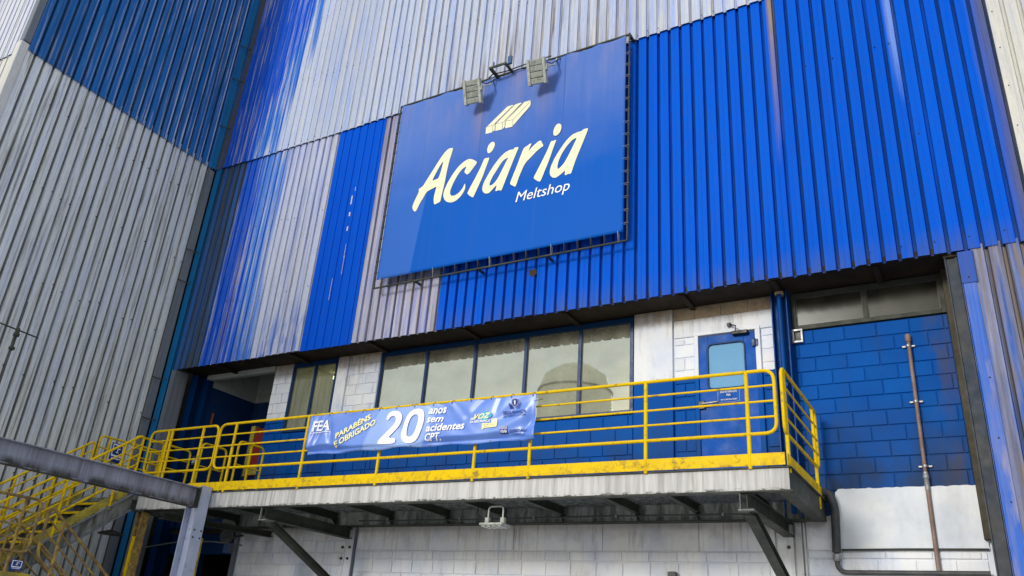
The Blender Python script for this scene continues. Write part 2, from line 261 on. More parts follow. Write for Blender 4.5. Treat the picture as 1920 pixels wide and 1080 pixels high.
def banner_mat():
    mt, nt, bs = new_mat('banner_vinyl'); g = G(nt); o = g.xyz()
    c = g.mix(g.ramp(g.noise((1.7, 1.7, 1.7), 3, 3), .4, .65), (.10, .22, .70), (.15, .29, .78))
    d = g.math('ABSOLUTE', g.math('ADD', g.math('SUBTRACT', o[0], g.math('MULTIPLY', o[2], .45)), 9.05)); c = g.mix(g.ramp(d, .55, .50, 0, .6), c, (.34, .50, .86))
    g.l(c, bs.inputs['Base Color']); bs.inputs['Roughness'].default_value = .33; bs.inputs['Specular IOR Level'].default_value = .5
    bs.inputs['Coat Weight'].default_value = .5; bs.inputs['Coat Roughness'].default_value = .35
    return mt
M['banner'] = banner_mat()
def glass_mat(name, tint, fac, rough=.015, gl=(.92, .95, .93), wave=.0015, pale_amt=.22):
    mt = bpy.data.materials.new(name); mt.use_nodes = True; nt = mt.node_tree; nt.nodes.clear(); g = G(nt)
    out = g.n('ShaderNodeOutputMaterial'); mx = g.n('ShaderNodeMixShader'); tr = g.n('ShaderNodeBsdfTransparent'); gs = g.n('ShaderNodeBsdfGlossy')
    tr.inputs[0].default_value = (*tint, 1); gs.inputs[0].default_value = (*gl, 1); gs.inputs['Roughness'].default_value = rough
    g.l(g.ramp(g.noise((1.5, 1.5, 3), 4, 2), .3, .7, fac*.85, fac*1.1), mx.inputs[0])
    b = g.n('ShaderNodeBump'); b.inputs['Strength'].default_value = .15; b.inputs['Distance'].default_value = wave
    g.l(g.noise((2.5, 2.5, 1.5), 3, 7), b.inputs['Height']); g.l(b.outputs[0], gs.inputs['Normal'])
    g.l(tr.outputs[0], mx.inputs[1]); g.l(gs.outputs[0], mx.inputs[2])
    df = g.n('ShaderNodeBsdfDiffuse'); df.inputs[0].default_value = (.62, .62, .48, 1); m2 = g.n('ShaderNodeMixShader')  # diffuse dust film over the pane
    g.l(g.ramp(g.noise((3, 3, 1.2), 6, 11, .6), .3, .75, pale_amt*.6, pale_amt*1.6), m2.inputs[0]); g.l(mx.outputs[0], m2.inputs[1]); g.l(df.outputs[0], m2.inputs[2]); g.l(m2.outputs[0], out.inputs[0])
    return mt
M['glass'] = glass_mat('film_coated_window_glass', (.22, .25, .20), .52, gl=(.86, .92, .80))
M['glass_small'] = glass_mat('office_window_glass', (.72, .74, .58), .12)
M['glass_dark'] = glass_mat('dusty_dark_glass', (.10, .11, .09), .025, .2, pale_amt=.05)
M['frost'] = plain('frosted_door_glass', (.16, .36, .58), .7, spec=.1, amt=.2, scale=4, dirt=(.3, .5, .7))
def tube_light():
    mt, nt, bs = new_mat('fluorescent_tube'); bs.inputs['Emission Color'].default_value = (1, 1, .86, 1); bs.inputs['Emission Strength'].default_value = 6; return mt
M['tube'] = tube_light()

# ---------------------------------------------------------------- mesh helpers
col = scene.collection
def link(name, me, mat=None, parent=None, loc=(0, 0, 0)):
    o = bpy.data.objects.new(name, me); col.objects.link(o); o.location = loc
    if parent: o.parent = parent; o.matrix_parent_inverse = Matrix()
    if mat is not None:
        if len(me.materials) == 0: me.materials.append(mat)
        o.material_slots[0].link = 'OBJECT'; o.material_slots[0].material = mat
    return o
def thing(name, label, cat, group=None):
    o = bpy.data.objects.new(name, None); col.objects.link(o); o.empty_display_size = .2; o['label'] = label; o['category'] = cat
    if group: o['group'] = group
    return o
def tag(o, label, cat, group=None, kind=None):
    if label: o['label'] = label
    if cat: o['category'] = cat
    if group: o['group'] = group
    if kind: o['kind'] = kind
    return o
class MB:
    def __init__(s): s.v = []; s.f = []; s.sm = []
    def add(s, vs, fs, sm=False):
        b = len(s.v); s.v += [tuple(v) for v in vs]; s.f += [tuple(b+i for i in f) for f in fs]; s.sm += [sm]*len(fs); return s
    def box(s, x0, x1, y0, y1, z0, z1, ch=0.):
        if ch <= 0:
            vs = [(x, y, z) for x in (x0, x1) for y in (y0, y1) for z in (z0, z1)]
            return s.add(vs, [(0, 1, 3, 2), (4, 6, 7, 5), (0, 4, 5, 1), (2, 3, 7, 6), (0, 2, 6, 4), (1, 5, 7, 3)])
        c = ch; vs = []
        for (x, sx) in ((x0, 1), (x1, -1)):
            for (y, sy) in ((y0, 1), (y1, -1)):
                for (z, sz) in ((z0, 1), (z1, -1)):
                    vs += [(x, y+sy*c, z+sz*c), (x+sx*c, y, z+sz*c), (x+sx*c, y+sy*c, z)]
        bm = bmesh.new(); [bm.verts.new(v) for v in vs]; bmesh.ops.convex_hull(bm, input=bm.verts)
        bm.verts.index_update(); out = [tuple(v.co) for v in bm.verts]; fs = [tuple(v.index for v in f.verts) for f in bm.faces]; bm.free()
        return s.add(out, fs)
    def xbox(s, c, ax, ay, az, hx, hy, hz):
        c = Vector(c); ax = Vector(ax).normalized(); ay = Vector(ay).normalized(); az = Vector(az).normalized()
        vs = [c+ax*hx*i+ay*hy*j+az*hz*k for i in (-1, 1) for j in (-1, 1) for k in (-1, 1)]
        return s.add(vs, [(0, 1, 3, 2), (4, 6, 7, 5), (0, 4, 5, 1), (2, 3, 7, 6), (0, 2, 6, 4), (1, 5, 7, 3)])
    def tube(s, pts, r, n=10, closed=False, caps=True):
        P = [Vector(p) for p in pts]; N = len(P); rings = []; up = None
        for i, p in enumerate(P):
            a = P[(i-1) % N] if (closed or i > 0) else p; b = P[(i+1) % N] if (closed or i < N-1) else p
            t = (b-a).normalized()
            if up is None: up = Vector((0, 0, 1)) if abs(t.z) < .9 else Vector((0, 1, 0))
            u = (up - t*up.dot(t))
            if u.length < 1e-4: u = t.orthogonal()
            u.normalize(); up = u; w = t.cross(u); rr = r[i] if isinstance(r, (list, tuple)) else r
            rings.append([p+(u*math.cos(2*math.pi*k/n)+w*math.sin(2*math.pi*k/n))*rr for k in range(n)])
        vs = [v for q in rings for v in q]; fs = []
        for i in range(N if closed else N-1):
            j = (i+1) % N
            for k in range(n): fs.append((i*n+k, i*n+(k+1) % n, j*n+(k+1) % n, j*n+k))
        s.add(vs, fs, True)
        if caps and not closed: s.add(rings[0], [tuple(range(n))[::-1]]); s.add(rings[-1], [tuple(range(n))])
        return s
    def prism(s, prof, a, b, u, w):
        """extrude the outline prof (pairs along u, w) from point a to point b"""
        a = Vector(a); b = Vector(b); u = Vector(u); w = Vector(w); n = len(prof)
        vs = [a+u*p[0]+w*p[1] for p in prof]+[b+u*p[0]+w*p[1] for p in prof]
        fs = [(i, (i+1) % n, n+(i+1) % n, n+i) for i in range(n)]+[tuple(range(n))[::-1], tuple(range(n, 2*n))]
        return s.add(vs, fs)
    def lathe(s, prof, c, axis=(0, 0, 1), n=16):
        c = Vector(c); ax = Vector(axis).normalized(); u = ax.orthogonal().normalized(); w = ax.cross(u); vs = []
        for (r, h) in prof: vs += [c+ax*h+(u*math.cos(2*math.pi*k/n)+w*math.sin(2*math.pi*k/n))*r for k in range(n)]
        fs = [(i*n+k, i*n+(k+1) % n, (i+1)*n+(k+1) % n, (i+1)*n+k) for i in range(len(prof)-1) for k in range(n)]
        s.add(vs, fs, True); s.add(vs[:n], [tuple(range(n))[::-1]]); return s.add(vs[-n:], [tuple(range(n))])
    def mesh(s, name, fix=True):
        me = bpy.data.meshes.new(name); me.from_pydata(s.v, [], s.f); me.polygons.foreach_set('use_smooth', s.sm)
        if fix:
            bm = bmesh.new(); bm.from_mesh(me); bmesh.ops.recalc_face_normals(bm, faces=bm.faces); bm.to_mesh(me); bm.free()
        me.update(); return me
    def build(s, name, mat, parent=None, kind=None, fix=True):
        o = link(name, s.mesh(name, fix), mat, parent)
        if kind: o['kind'] = kind
        return o
def fillet(pts, r, n=5, closed=False):
    P = [Vector(p) for p in pts]; out = []; N = len(P)
    for i, p in enumerate(P):
        if not closed and i in (0, N-1): out.append(p); continue
        a = P[(i-1) % N]; b = P[(i+1) % N]; da = (a-p); db = (b-p); rr = min(r, da.length*.49, db.length*.49)
        q0 = p+da.normalized()*rr; q1 = p+db.normalized()*rr
        for k in range(n+1):
            t = k/n; out.append(q0*(1-t)**2+p*2*t*(1-t)+q1*t*t)
    return out
def IPROF(w, h, tf=.012, tw=.008):   # I section outline: w across, h high
    return [(-w/2, -h/2), (w/2, -h/2), (w/2, -h/2+tf), (tw/2, -h/2+tf), (tw/2, h/2-tf), (w/2, h/2-tf), (w/2, h/2), (-w/2, h/2), (-w/2, h/2-tf), (-tw/2, h/2-tf), (-tw/2, -h/2+tf), (-w/2, -h/2+tf)]
def text_mesh(body, size=1., bold=0., shear=0.):
    cu = bpy.data.curves.new('t', 'FONT'); cu.body = body; cu.size = size; cu.offset = bold; cu.shear = shear; cu.resolution_u = 3; cu.fill_mode = 'FRONT'
    o = bpy.data.objects.new('t', cu); col.objects.link(o); bpy.context.view_layer.update()
    me = bpy.data.meshes.new_from_object(o.evaluated_get(bpy.context.evaluated_depsgraph_get())); bpy.data.objects.remove(o); return me
def flat_text(name, body, bl, br, height, Y, mat, parent, bold=.02, shear=0., warp=None, thick=.003):
    """text in the plane y = Y; bl, br = ends of its baseline as (x, z); height = height of its tallest letter"""
    me = text_mesh(body, 1., bold, shear); xs = [v.co.x for v in me.vertices]; ys = [v.co.y for v in me.vertices]
    w = max(xs)-min(xs); ref = text_mesh('H', 1., bold, 0); hh = max(v.co.y for v in ref.vertices)
    d = Vector((br[0]-bl[0], br[1]-bl[1])); L = d.length; d.normalize(); n = Vector((-d.y, d.x)); x0 = min(xs)
    bm = bmesh.new(); bm.from_mesh(me)
    for v in bm.verts:
        a = (v.co.x-x0)/w*L; b = v.co.y/hh*height
        v.co = (bl[0]+d.x*a+n.x*b, Y, bl[1]+d.y*a+n.y*b)
    return finish_flat(bm, name, Y, mat, parent, warp, thick)
def finish_flat(bm, name, Y, mat, parent, warp, thick):
    if warp:
        xs = [v.co.x for v in bm.verts]; zs = [v.co.z for v in bm.verts]
        for ax, lo, hi in (((1, 0, 0), min(xs), max(xs)), ((0, 0, 1), min(zs), max(zs))):
            q = lo+.015
            while q < hi:
                bmesh.ops.bisect_plane(bm, geom=bm.verts[:]+bm.edges[:]+bm.faces[:], plane_co=(q*ax[0], 0, q*ax[2]), plane_no=ax); q += .015
        for v in bm.verts: v.co.y = Y+warp(v.co.x, v.co.z)-.014
    else:
        g = bmesh.ops.extrude_face_region(bm, geom=bm.faces[:])
        for v in g['geom']:
            if isinstance(v, bmesh.types.BMVert): v.co.y -= thick
    bmesh.ops.recalc_face_normals(bm, faces=bm.faces)
    me = bpy.data.meshes.new(name); bm.to_mesh(me); bm.free(); return link(name, me, mat, parent)
def flat_poly(name, loops, Y, mat, parent, warp=None, thick=.003):
    """filled outline (first loop) with holes (the rest), points (x, z)"""
    cu = bpy.data.curves.new('p', 'CURVE'); cu.dimensions = '2D'; cu.fill_mode = 'FRONT'
    for lp in loops:
        sp = cu.splines.new('POLY'); sp.points.add(len(lp)-1); sp.use_cyclic_u = True
        for i, (x, z) in enumerate(lp): sp.points[i].co = (x, z, 0, 1)
    o = bpy.data.objects.new('p', cu); col.objects.link(o); bpy.context.view_layer.update()
    me = bpy.data.meshes.new_from_object(o.evaluated_get(bpy.context.evaluated_depsgraph_get())); bpy.data.objects.remove(o)
    bm = bmesh.new(); bm.from_mesh(me)
    for v in bm.verts: v.co = (v.co.x, Y, v.co.y)
    return finish_flat(bm, name, Y, mat, parent, warp, thick)
def smooth_loop(lp, it=2):   # corner cutting keeps traced lettering from looking faceted
    for _ in range(it):
        q = []
        for i, p in enumerate(lp):
            n = lp[(i+1) % len(lp)]; q += [(p[0]*.8+n[0]*.2, p[1]*.8+n[1]*.2), (p[0]*.2+n[0]*.8, p[1]*.2+n[1]*.8)]
        lp = q
    return lp

# ================================================================ structure
YC, YD, YF = 10.33, 11.0, 8.96        # cladding plane, recessed wall plane, front edge of the deck
g0 = MB(); g0.add([(-300, -300, 0), (300, -300, 0), (300, 300, 0), (-300, 300, 0)], [(0, 1, 2, 3)])
tag(g0.build('ground', M['ground'], fix=False), None, None, kind='structure')

# ---------------------------------------------------------------- corrugated sheets
PITCH = .19
def sheet_mesh(n, h, depth=.055, seed=0):
    """n ribs wide, h high; local x along the wall, y = 0 is the crest, +y into the wall"""
    pr = []
    for i in range(n):
        b = i*PITCH
        pr += [(b, 0), (b+.048, 0), (b+.054, -.003), (b+.064, -.003), (b+.070, 0), (b+.134, 0), (b+.134+.2*depth, depth), (b+.190-.2*depth, depth)]
    pr += [(n*PITCH-.004, 0), (n*PITCH+.03, -.001)]
    r = random.Random(seed); t = .0035; vs = []; fs = []; N = len(pr)
    zs = [0, h*.5, h]
    for z in zs:
        for (x, y) in pr: vs.append((x, y+(r.random()-.5)*.003, z))
    for z in zs:
        for (x, y) in pr: vs.append((x, y+t, z))
    for k in range(2):
        for i in range(N-1):
            a = k*N+i; fs.append((a, a+1, a+1+N, a+N)); a += 3*N; fs.append((a, a+N, a+1+N, a+1))
    for i in range(N-1): fs.append((i, 3*N+i, 3*N+i+1, i+1))
    for k in range(2):
        a = k*N+N-1; fs.append((a, 3*N+a, 3*N+a+N, a+N))
    me = bpy.data.meshes.new('corrugated_sheet'); me.from_pydata(vs, [], fs); me.update(); return me
_sc = {}
def sheets(parent, u0, u1, z0, z1, mat, off=0., left=False, plane=YC, depth=.055):
    w = u1-u0; ribs = max(1, round(w/PITCH)); k = 0; scale = w/(ribs*PITCH)
    while k < ribs:
        n = min(5, ribs-k)
        if ribs-k-n == 1: n = min(ribs-k, 6)
        key = (n, round(z1-z0, 2), rnd.randrange(3), depth)
        if key not in _sc: _sc[key] = sheet_mesh(n, z1-z0, depth, seed=key[2])
        dz = (rnd.random()-.5)*.02; jy = (rnd.random()-.5)*.007
        u = u0+k*PITCH*scale
        if left:
            o = link('corrugated_sheet', _sc[key], mat, parent, (plane+off+jy, u, z0+dz)); o.rotation_euler = (0, 0, R(90))
        else: o = link('corrugated_sheet', _sc[key], mat, parent, (u, plane-off+jy, z0+dz))
        o.scale = (scale, 1, 1); k += n
def screws(name, parent, pts, mat, left=False):
    b = MB()
    for (u, z, p) in pts:
        if left: b.lathe([(.013, 0), (.013, .006), (.007, .008), (.007, .016)], (p, u, z), (1, 0, 0), 6)
        else: b.lathe([(.010, 0), (.010, .005), (.006, .007), (.006, .014)], (u, p, z), (0, -1, 0), 6)
    return b.build(name, mat, parent, 'stuff')

TOP = 20.0; SEAM = 11.46; LOW = 6.55
wall = thing('corrugated_wall', 'tall front wall of royal blue and worn silver corrugated sheets behind the signboard', 'cladding wall')
sheets(wall, -14.58, -10.2, SEAM, TOP, M['up_silver'], .045, depth=.016)
sheets(wall, -10.2, -2.04, SEAM, TOP, M['up_silver'], .045, depth=.028)
sheets(wall, -14.56, -13.62, LOW, SEAM+.12, M['corner'], 0)
sheets(wall, -13.62, -10.84, LOW, SEAM+.12, M['lo_fade'], .004, depth=.026)
sheets(wall, -10.84, -9.64, LOW-.02, SEAM+.12, M['blue_new'], .012, depth=.016)
sheets(wall, -9.64, -7.76, LOW, SEAM+.12, M['strip'], 0, depth=.045)
sheets(wall, -7.76, -2.04, LOW, SEAM+.12, M['blue'], .006)
sheets(wall, -2.04, .92, LOW, TOP, M['blue_right'], .010)
sheets(wall, .92, 3.4, LOW, TOP, M['cream'], .03)
pts = []
for z in (11.53, 13.2, 13.32, 15.1, 16.9):
    for i in range(66):
        if rnd.random() < .62: pts.append((-14.5+i*PITCH+.09, z+rnd.uniform(-.03, .03), YC-.048))
for z in (7.9, 9.6):
    for i in range(14):
        if rnd.random() < .6: pts.append((-13.5+i*PITCH+.09, z+rnd.uniform(-.03, .03), YC-.006))
for i in range(16): pts.append((-1.9+i*PITCH+.02, 6.72+rnd.uniform(-.01, .01), YC-.012)) if i % 2 else None
for i in range(9):
    if rnd.random() < .7: pts.append((-1.7+rnd.randrange(14)*PITCH+.03, rnd.choice((8.35, 9.95)), YC-.012))
for i in range(15): pts.append((.955, 6.9+i*.62, YC-.030))
screws('screw', wall, pts, M['dark'])
b = MB(); b.box(-14.5, .06, YC+.046, YC+.09, LOW+.02, LOW+.10); b.build('bottom_rail', M['soffit'], wall)
b = MB(); b.box(-14.35, 0.0, YC+.09, YD+.3, LOW+.06, LOW+.12); b.build('soffit', M['soffit'], wall)
b = MB()
for x in (-13.2, -11.2, -9.3, -7.3, -5.4, -3.5, -2.2, -.9): b.prism(IPROF(.08, .06), (x, YC+.1, LOW+.03), (x, YD, LOW+.03), (1, 0, 0), (0, 0, 1))
b.build('soffit_bracket', M['soffit'], wall)
b = MB(); b.box(-14.6, -14.36, YC-.052, YC-.044, SEAM+.02, TOP); b.box(-14.40, -14.385, YC-.07, YC-.05, SEAM+.02, TOP)
b.build('corner_flashing', M['flash_dark'], wall)
b = MB(); b.box(-14.6, -14.40, YC-.03, YC-.022, .2, SEAM+.02); b.box(-14.415, -14.40, YC-.03, YC+.0, .2, SEAM+.02)
b.build('corner_flashing', M['flash_blue'], wall)
b = MB(); b.box(.90, 1.0, YC-.035, YC-.026, 6.62, TOP); b.box(.90, .906, YC-.035, YC+.0, 6.62, TOP); b.build('edge_flashing', M['cream'], wall)
# small ragged hole punched in a sheet under the sign
b = MB(); b.add([(-6.02, YC-.013, 7.36), (-6.0, YC-.013, 7.27), (-5.93, YC-.013, 7.22), (-5.86, YC-.013, 7.28), (-5.88, YC-.013, 7.36)], [(0, 1, 2, 3, 4)])
b.build('hole', M['soffit'], wall, fix=False)
# paint scars on the newer blue sheets
b = MB()
for (x, z, w, h) in ((-10.20, 9.55, .03, .20), (-10.19, 9.28, .035, .09), (-10.14, 9.85, .012, .09), (-10.18, 8.95, .03, .10), (-10.33, 7.5, .008, .45), (-10.12, 8.0, .008, .40), (-10.13, 8.35, .008, .3)):
    b.box(x, x+w, YC-.0195, YC-.0165, z, z+h)
b.build('paint_scar', M['pale'], wall)

b = MB(); b.box(-14.9, 3.4, YC+.12, YC+.2, LOW+.12, TOP); b.box(-14.9, -14.4, YC+.06, YC+.11, 0, TOP); b.box(.065, 3.4, YC+.065, YC+.11, 0, LOW+.12); b.box(-.11, .2, YC+.06, YD, LOW-.04, LOW+.06); b.build('backing', M['soffit'], wall)
side = thing('corrugated_wall', 'side wall of dull blue over grey corrugated sheets rising behind the stairs', 'cladding wall')
LX = -14.62
sheets(side, 5.70, 10.24, SEAM-.02, TOP, M['left_blue'], .03, True, LX)
sheets(side, 5.70, 10.10, 0, SEAM+.1, M['left_grey'], 0, True, LX)
pts = []
for z in (3.9, 5.6, 7.3, 9.0, 10.6):
    for i in range(23):
        if rnd.random() < .4: pts.append((5.75+i*PITCH+.09, z+rnd.uniform(-.06, .06), LX+.004))
for i in (3, 9, 14, 19):
    for k in range(20): pts.append((5.70+i*PITCH+.145, 1.5+k*.5, LX-.035)) if rnd.random() < .7 else None
screws('screw', side, pts, M['dark'], True)
b = MB(); b.box(LX+.0, LX+.012, 10.08, 10.26, 0, SEAM-.05); b.build('corner_flashing', M['flash_grey'], side)
b = MB(); b.box(LX+.03, LX+.042, 10.12, 10.25, SEAM, TOP); b.build('corner_flashing', M['flash_blue'], side)
for z in (5.5, 6.35, 8.55, 9.3, 12.6, 14.0, 15.0):
    b = MB(); b.tube([(LX+.02, 10.06, z), (LX+.08, 10.10, z-.02), (LX+.14, 10.22, z-.04), (LX+.16, 10.27, z)], .012, 6); b.build('tie_hook', M['dark'], side)
b = MB(); b.box(LX-.16, LX+.02, 5.54, 5.70, 9.7, SEAM+.1, .01); b.box(LX-.16, LX+.02, 5.54, 5.70, 0, 9.68, .01); b.build('corner_post', M['cream'], side)
b = MB(); b.box(LX-.12, LX+.03, 5.56, 5.70, SEAM+.12, TOP, .01); b.build('corner_post', M['flash_grey'], side)
b = MB(); b.box(LX-.3, LX-.12, 5.72, 14, 0, TOP); b.build('backing', M['soffit'], side)
end = thing('corrugated_wall', 'sliver of pale corrugated wall beyond the outer corner at the top left', 'cladding wall')
sheets(end, -21, -14.8, SEAM, TOP, M['pale'], .03, plane=5.66)
sheets(end, -21, -14.8, 0, SEAM+.1, M['cream'], 0, plane=5.66)

right = thing('corrugated_wall', 'rusty lavender and blue corrugated wall strip right of the blue block wall', 'cladding wall')
sheets(right, .20, 3.4, 0, LOW+.06, M['right_low'], -.005)
b = MB(); b.box(.05, .22, YC-.022, YC-.012, 6.10, 6.52); b.build('flashing', M['blue'], right)
b = MB(); b.box(.055, .20, YC-.010, YC-.002, 0, 6.12); b.box(.05, .062, YC-.010, YD, 0, 6.5); b.build('flashing', M['right_flash'], right)
b = MB(); b.box(-.10, .05, YC+.10, YC+.16, 0, 6.52); b.box(-.10, -.085, YC+.07, YC+.10, 0, 6.52); b.box(.02, .04, YC+.07, YC+.10, 0, 6.5)
b.build('jamb_channel', M['jamb'], right)
screws('screw', right, [(.13, 6.17, YC-.022), (.16, 4.9, YC-.012), (.14, 4.2, YC-.012), (.15, 3.5, YC-.012)], M['dark'])

# ---------------------------------------------------------------- block walls
_bc = {}
def block_mesh(w, h):
    key = (round(w, 2), round(h, 2))
    if key not in _bc:
        b = MB(); c = .006; d = .03; x, z = w/2, h/2
        vs = [(-x, d, -z), (x, d, -z), (x, d, z), (-x, d, z), (-x, c, -z), (x, c, -z), (x, c, z), (-x, c, z), (-x+c, 0, -z+c), (x-c, 0, -z+c), (x-c, 0, z-c), (-x+c, 0, z-c)]
        b.add(vs, [(0, 1, 5, 4), (1, 2, 6, 5), (2, 3, 7, 6), (3, 0, 4, 7), (4, 5, 9, 8), (5, 6, 10, 9), (6, 7, 11, 10), (7, 4, 8, 11), (8, 9, 10, 11)])
        _bc[key] = b.mesh('concrete_block')
    return _bc[key]
def blocks(parent, x0, x1, z0, z1, mat, Y=YD, phase=0., z_ref=3.81, bw=.40, bh=.20, jt=.013):
    k = math.floor((z0-z_ref)/bh+1e-6)
    while z_ref+k*bh < z1-.02:
        za = max(z0, z_ref+k*bh); zb = min(z1, z_ref+(k+1)*bh)
        if zb-za > .03:
            x = x0-((phase+(k % 2)*.5) % 1)*bw
            while x < x1-.02:
                a = max(x0, x); c = min(x1, x+bw)
                if c-a > .03:
                    o = link('concrete_block', block_mesh(c-a-jt, zb-za-jt), mat, parent, ((a+c)/2, Y+rnd.uniform(-.002, .0025), (za+zb)/2))
                    o.rotation_euler = (rnd.uniform(-.003, .003), 0, rnd.uniform(-.003, .003))
                x += bw
        k += 1
def back(parent, rects, mat=None, Y=YD):
    b = MB()
    for (x0, x1, z0, z1) in rects: b.box(x0, x1, Y+.016, Y+.16, z0, z1)
    return b.build('mortar', mat or M['block'], parent)

up = thing('block_wall', 'recessed blockwork wall painted white over blue with windows and a blue door above the deck', 'wall')
BW = M['block']
back(up, [(-12.12, -11.62, 3.45, 6.62), (-11.62, -10.46, 3.45, 5.2), (-10.46, -9.42, 3.45, 6.62), (-9.42, -4.44, 3.45, 5.02), (-4.44, -3.46, 3.45, 6.62), (-3.46, -2.56, 6.13, 6.62), (-2.56, -2.33, 3.45, 6.62)])
blocks(up, -12.12, -11.62, 3.45, 6.60, BW, phase=.2)
blocks(up, -11.62, -10.46, 3.45, 5.2, BW, phase=.45)
b = MB(); b.box(-10.44, -10.19, YD-.03, YD+.02, 3.45, 6.60, .006); b.build('pilaster', BW, up)
blocks(up, -10.17, -9.44, 3.45, 6.60, BW, phase=.4)
blocks(up, -9.42, -4.46, 3.45, 5.01, BW, phase=.3)
b = MB(); b.box(-4.44, -3.83, YD-.035, YD+.02, 3.45, 6.60, .006); b.build('pilaster', BW, up)
blocks(up, -3.81, -3.50, 3.45, 6.10, BW, phase=.1)
blocks(up, -2.52, -2.33, 3.45, 6.10, BW, phase=.6)
b = MB(); b.box(-3.81, -2.34, YD-.006, YD+.02, 6.13, 6.40, .005); b.build('lintel', BW, up)
blocks(up, -3.81, -2.34, 6.41, 6.60, M['tan'], phase=.2, z_ref=6.41)
def window(parent, x0, x1, z0, z1, mull, glass, frame='navy', fw=.055, top=.09, yf=YD-.01):
    fr = MB(); y0, y1 = yf, yf+.07
    fr.box(x0, x0+fw, y0, y1, z0, z1, .004); fr.box(x1-fw, x1, y0, y1, z0, z1, .004); fr.box(x0+fw, x1-fw, y0+.002, y1, z1-top, z1, .004); fr.box(x0+fw, x1-fw, y0+.002, y1, z0, z0+fw, .004)
    f = fr.build('window', M[frame], parent)
    for m_ in mull:
        b = MB(); b.box(m_-fw/2, m_+fw/2, y0+.003, y1-.002, z0+fw, z1-top, .004); b.build('mullion', M[frame], f)
    xs = [x0+fw/2]+list(mull)+[x1-fw/2]
    for a, c in zip(xs[:-1], xs[1:]):
        b = MB(); b.box(a+fw/2, c-fw/2, yf+.035, yf+.041, z0+fw, z1-top)
        p = b.build('pane', M[glass], f); t = rnd.uniform(-.004, .004); p.rotation_euler = (0, 0, 0)
        b = MB(); q = .012
        for (xa, xb, za, zb) in ((a+fw/2, a+fw/2+q, z0+fw, z1-top), (c-fw/2-q, c-fw/2, z0+fw, z1-top), (a+fw/2+q, c-fw/2-q, z0+fw, z0+fw+q), (a+fw/2+q, c-fw/2-q, z1-top-q, z1-top)): b.box(xa, xb, yf+.022, yf+.034, za, zb)
        b.build('glazing_bead', M['hose'], f)
    return f
window(up, -9.42, -4.46, 5.03, 6.58, [-8.38, -7.36, -6.36, -5.37], 'glass')
window(up, -11.62, -10.46, 5.21, 6.60, [-11.03], 'glass_small')
# door
dr = MB(); dr.box(-3.44, -2.61, YD-.002, YD+.04, 3.74, 5.30, .004); dr.box(-3.44, -3.30, YD-.002, YD+.04, 5.30, 6.10, .004); dr.box(-2.78, -2.61, YD-.002, YD+.04, 5.30, 6.10, .004); dr.box(-3.30, -2.78, YD-.002, YD+.04, 5.96, 6.10, .004)
door = dr.build('door', M['door_blue'], up)
rr = fillet([(-3.31, 0, 5.29), (-2.77, 0, 5.29), (-2.77, 0, 5.97), (-3.31, 0, 5.97)], .08, 5, True)
gl = MB(); n_ = len(rr); gl.add([(p.x, YD+.012, p.z) for p in rr], [tuple(range(n_))]); gl.build('pane', M['frost'], door, fix=False)
gk = MB(); gk.tube([(p.x, YD-.004, p.z) for p in rr], .013, 6, True); gk.build('gasket', M['navy'], door)
b = MB(); b.box(-3.50, -3.44, YD-.03, YD+.05, 3.74, 6.12, .004); b.box(-2.61, -2.54, YD-.03, YD+.05, 3.74, 6.12, .004); b.box(-3.50, -2.54, YD-.03, YD+.05, 6.12, 6.17, .004)
b.build('door_frame', BW, up)
b = MB(); b.tube(fillet([(-3.40, YD-.005, 5.06), (-3.40, YD-.08, 5.06), (-3.17, YD-.08, 5.075), (-3.17, YD-.06, 5.075)], .03), .018, 8); b.build('handle', M['galv'], door)
b = MB(); b.box(-3.46, -3.36, YD-.04, YD-.005, 5.0, 5.12, .008); b.build('lock_case', M['black'], door)
b = MB(); b.box(-2.93, -2.70, YD-.075, YD-.003, 6.055, 6.115, .012); b.tube([(-2.88, YD-.05, 6.12), (-2.84, YD-.16, 6.15), (-2.97, YD-.03, 6.235)], .010, 6); b.box(-3.0, -2.94, YD-.045, YD-.03, 6.20, 6.26, .004)
b.build('door_closer', M['black'], door)
b = MB(); b.box(-2.66, -2.57, YD-.045, YD-.031, 5.86, 5.96, .004); b.tube([(-2.61, YD-.05, 5.85), (-2.61, YD-.05, 5.97)], .011, 8); b.build('hinge', M['navy'], door)
ds = MB(); ds.box(-3.18, -2.87, YD-.008, YD-.003, 5.08, 5.30); dsp = ds.build('name_plate', M['door_blue'], door)
b = MB(); b.box(-3.18, -2.87, YD-.0095, YD-.0085, 5.262, 5.30); b.build('plate_band', M['print_yellow'], dsp)
b = MB()
for (a0, a1, c0, c1) in ((-3.18, -2.87, 5.08, 5.083), (-3.18, -3.177, 5.083, 5.262), (-2.873, -2.87, 5.083, 5.262)): b.box(a0, a1, YD-.0095, YD-.0085, c0, c1)
b.build('plate_border', M['pale'], dsp)
flat_text('lettering', 'SALA DE OPERAÇÃO', (-3.145, 5.218), (-2.905, 5.218), .026, YD-.0095, M['print_white'], dsp, .015)
flat_text('lettering', 'FEA', (-3.055, 5.170), (-2.995, 5.170), .028, YD-.0095, M['print_white'], dsp, .03)
flat_text('lettering', 'EAF CONTROL ROOM', (-3.135, 5.108), (-2.905, 5.108), .020, YD-.0095, M['print_white'], dsp, .02)

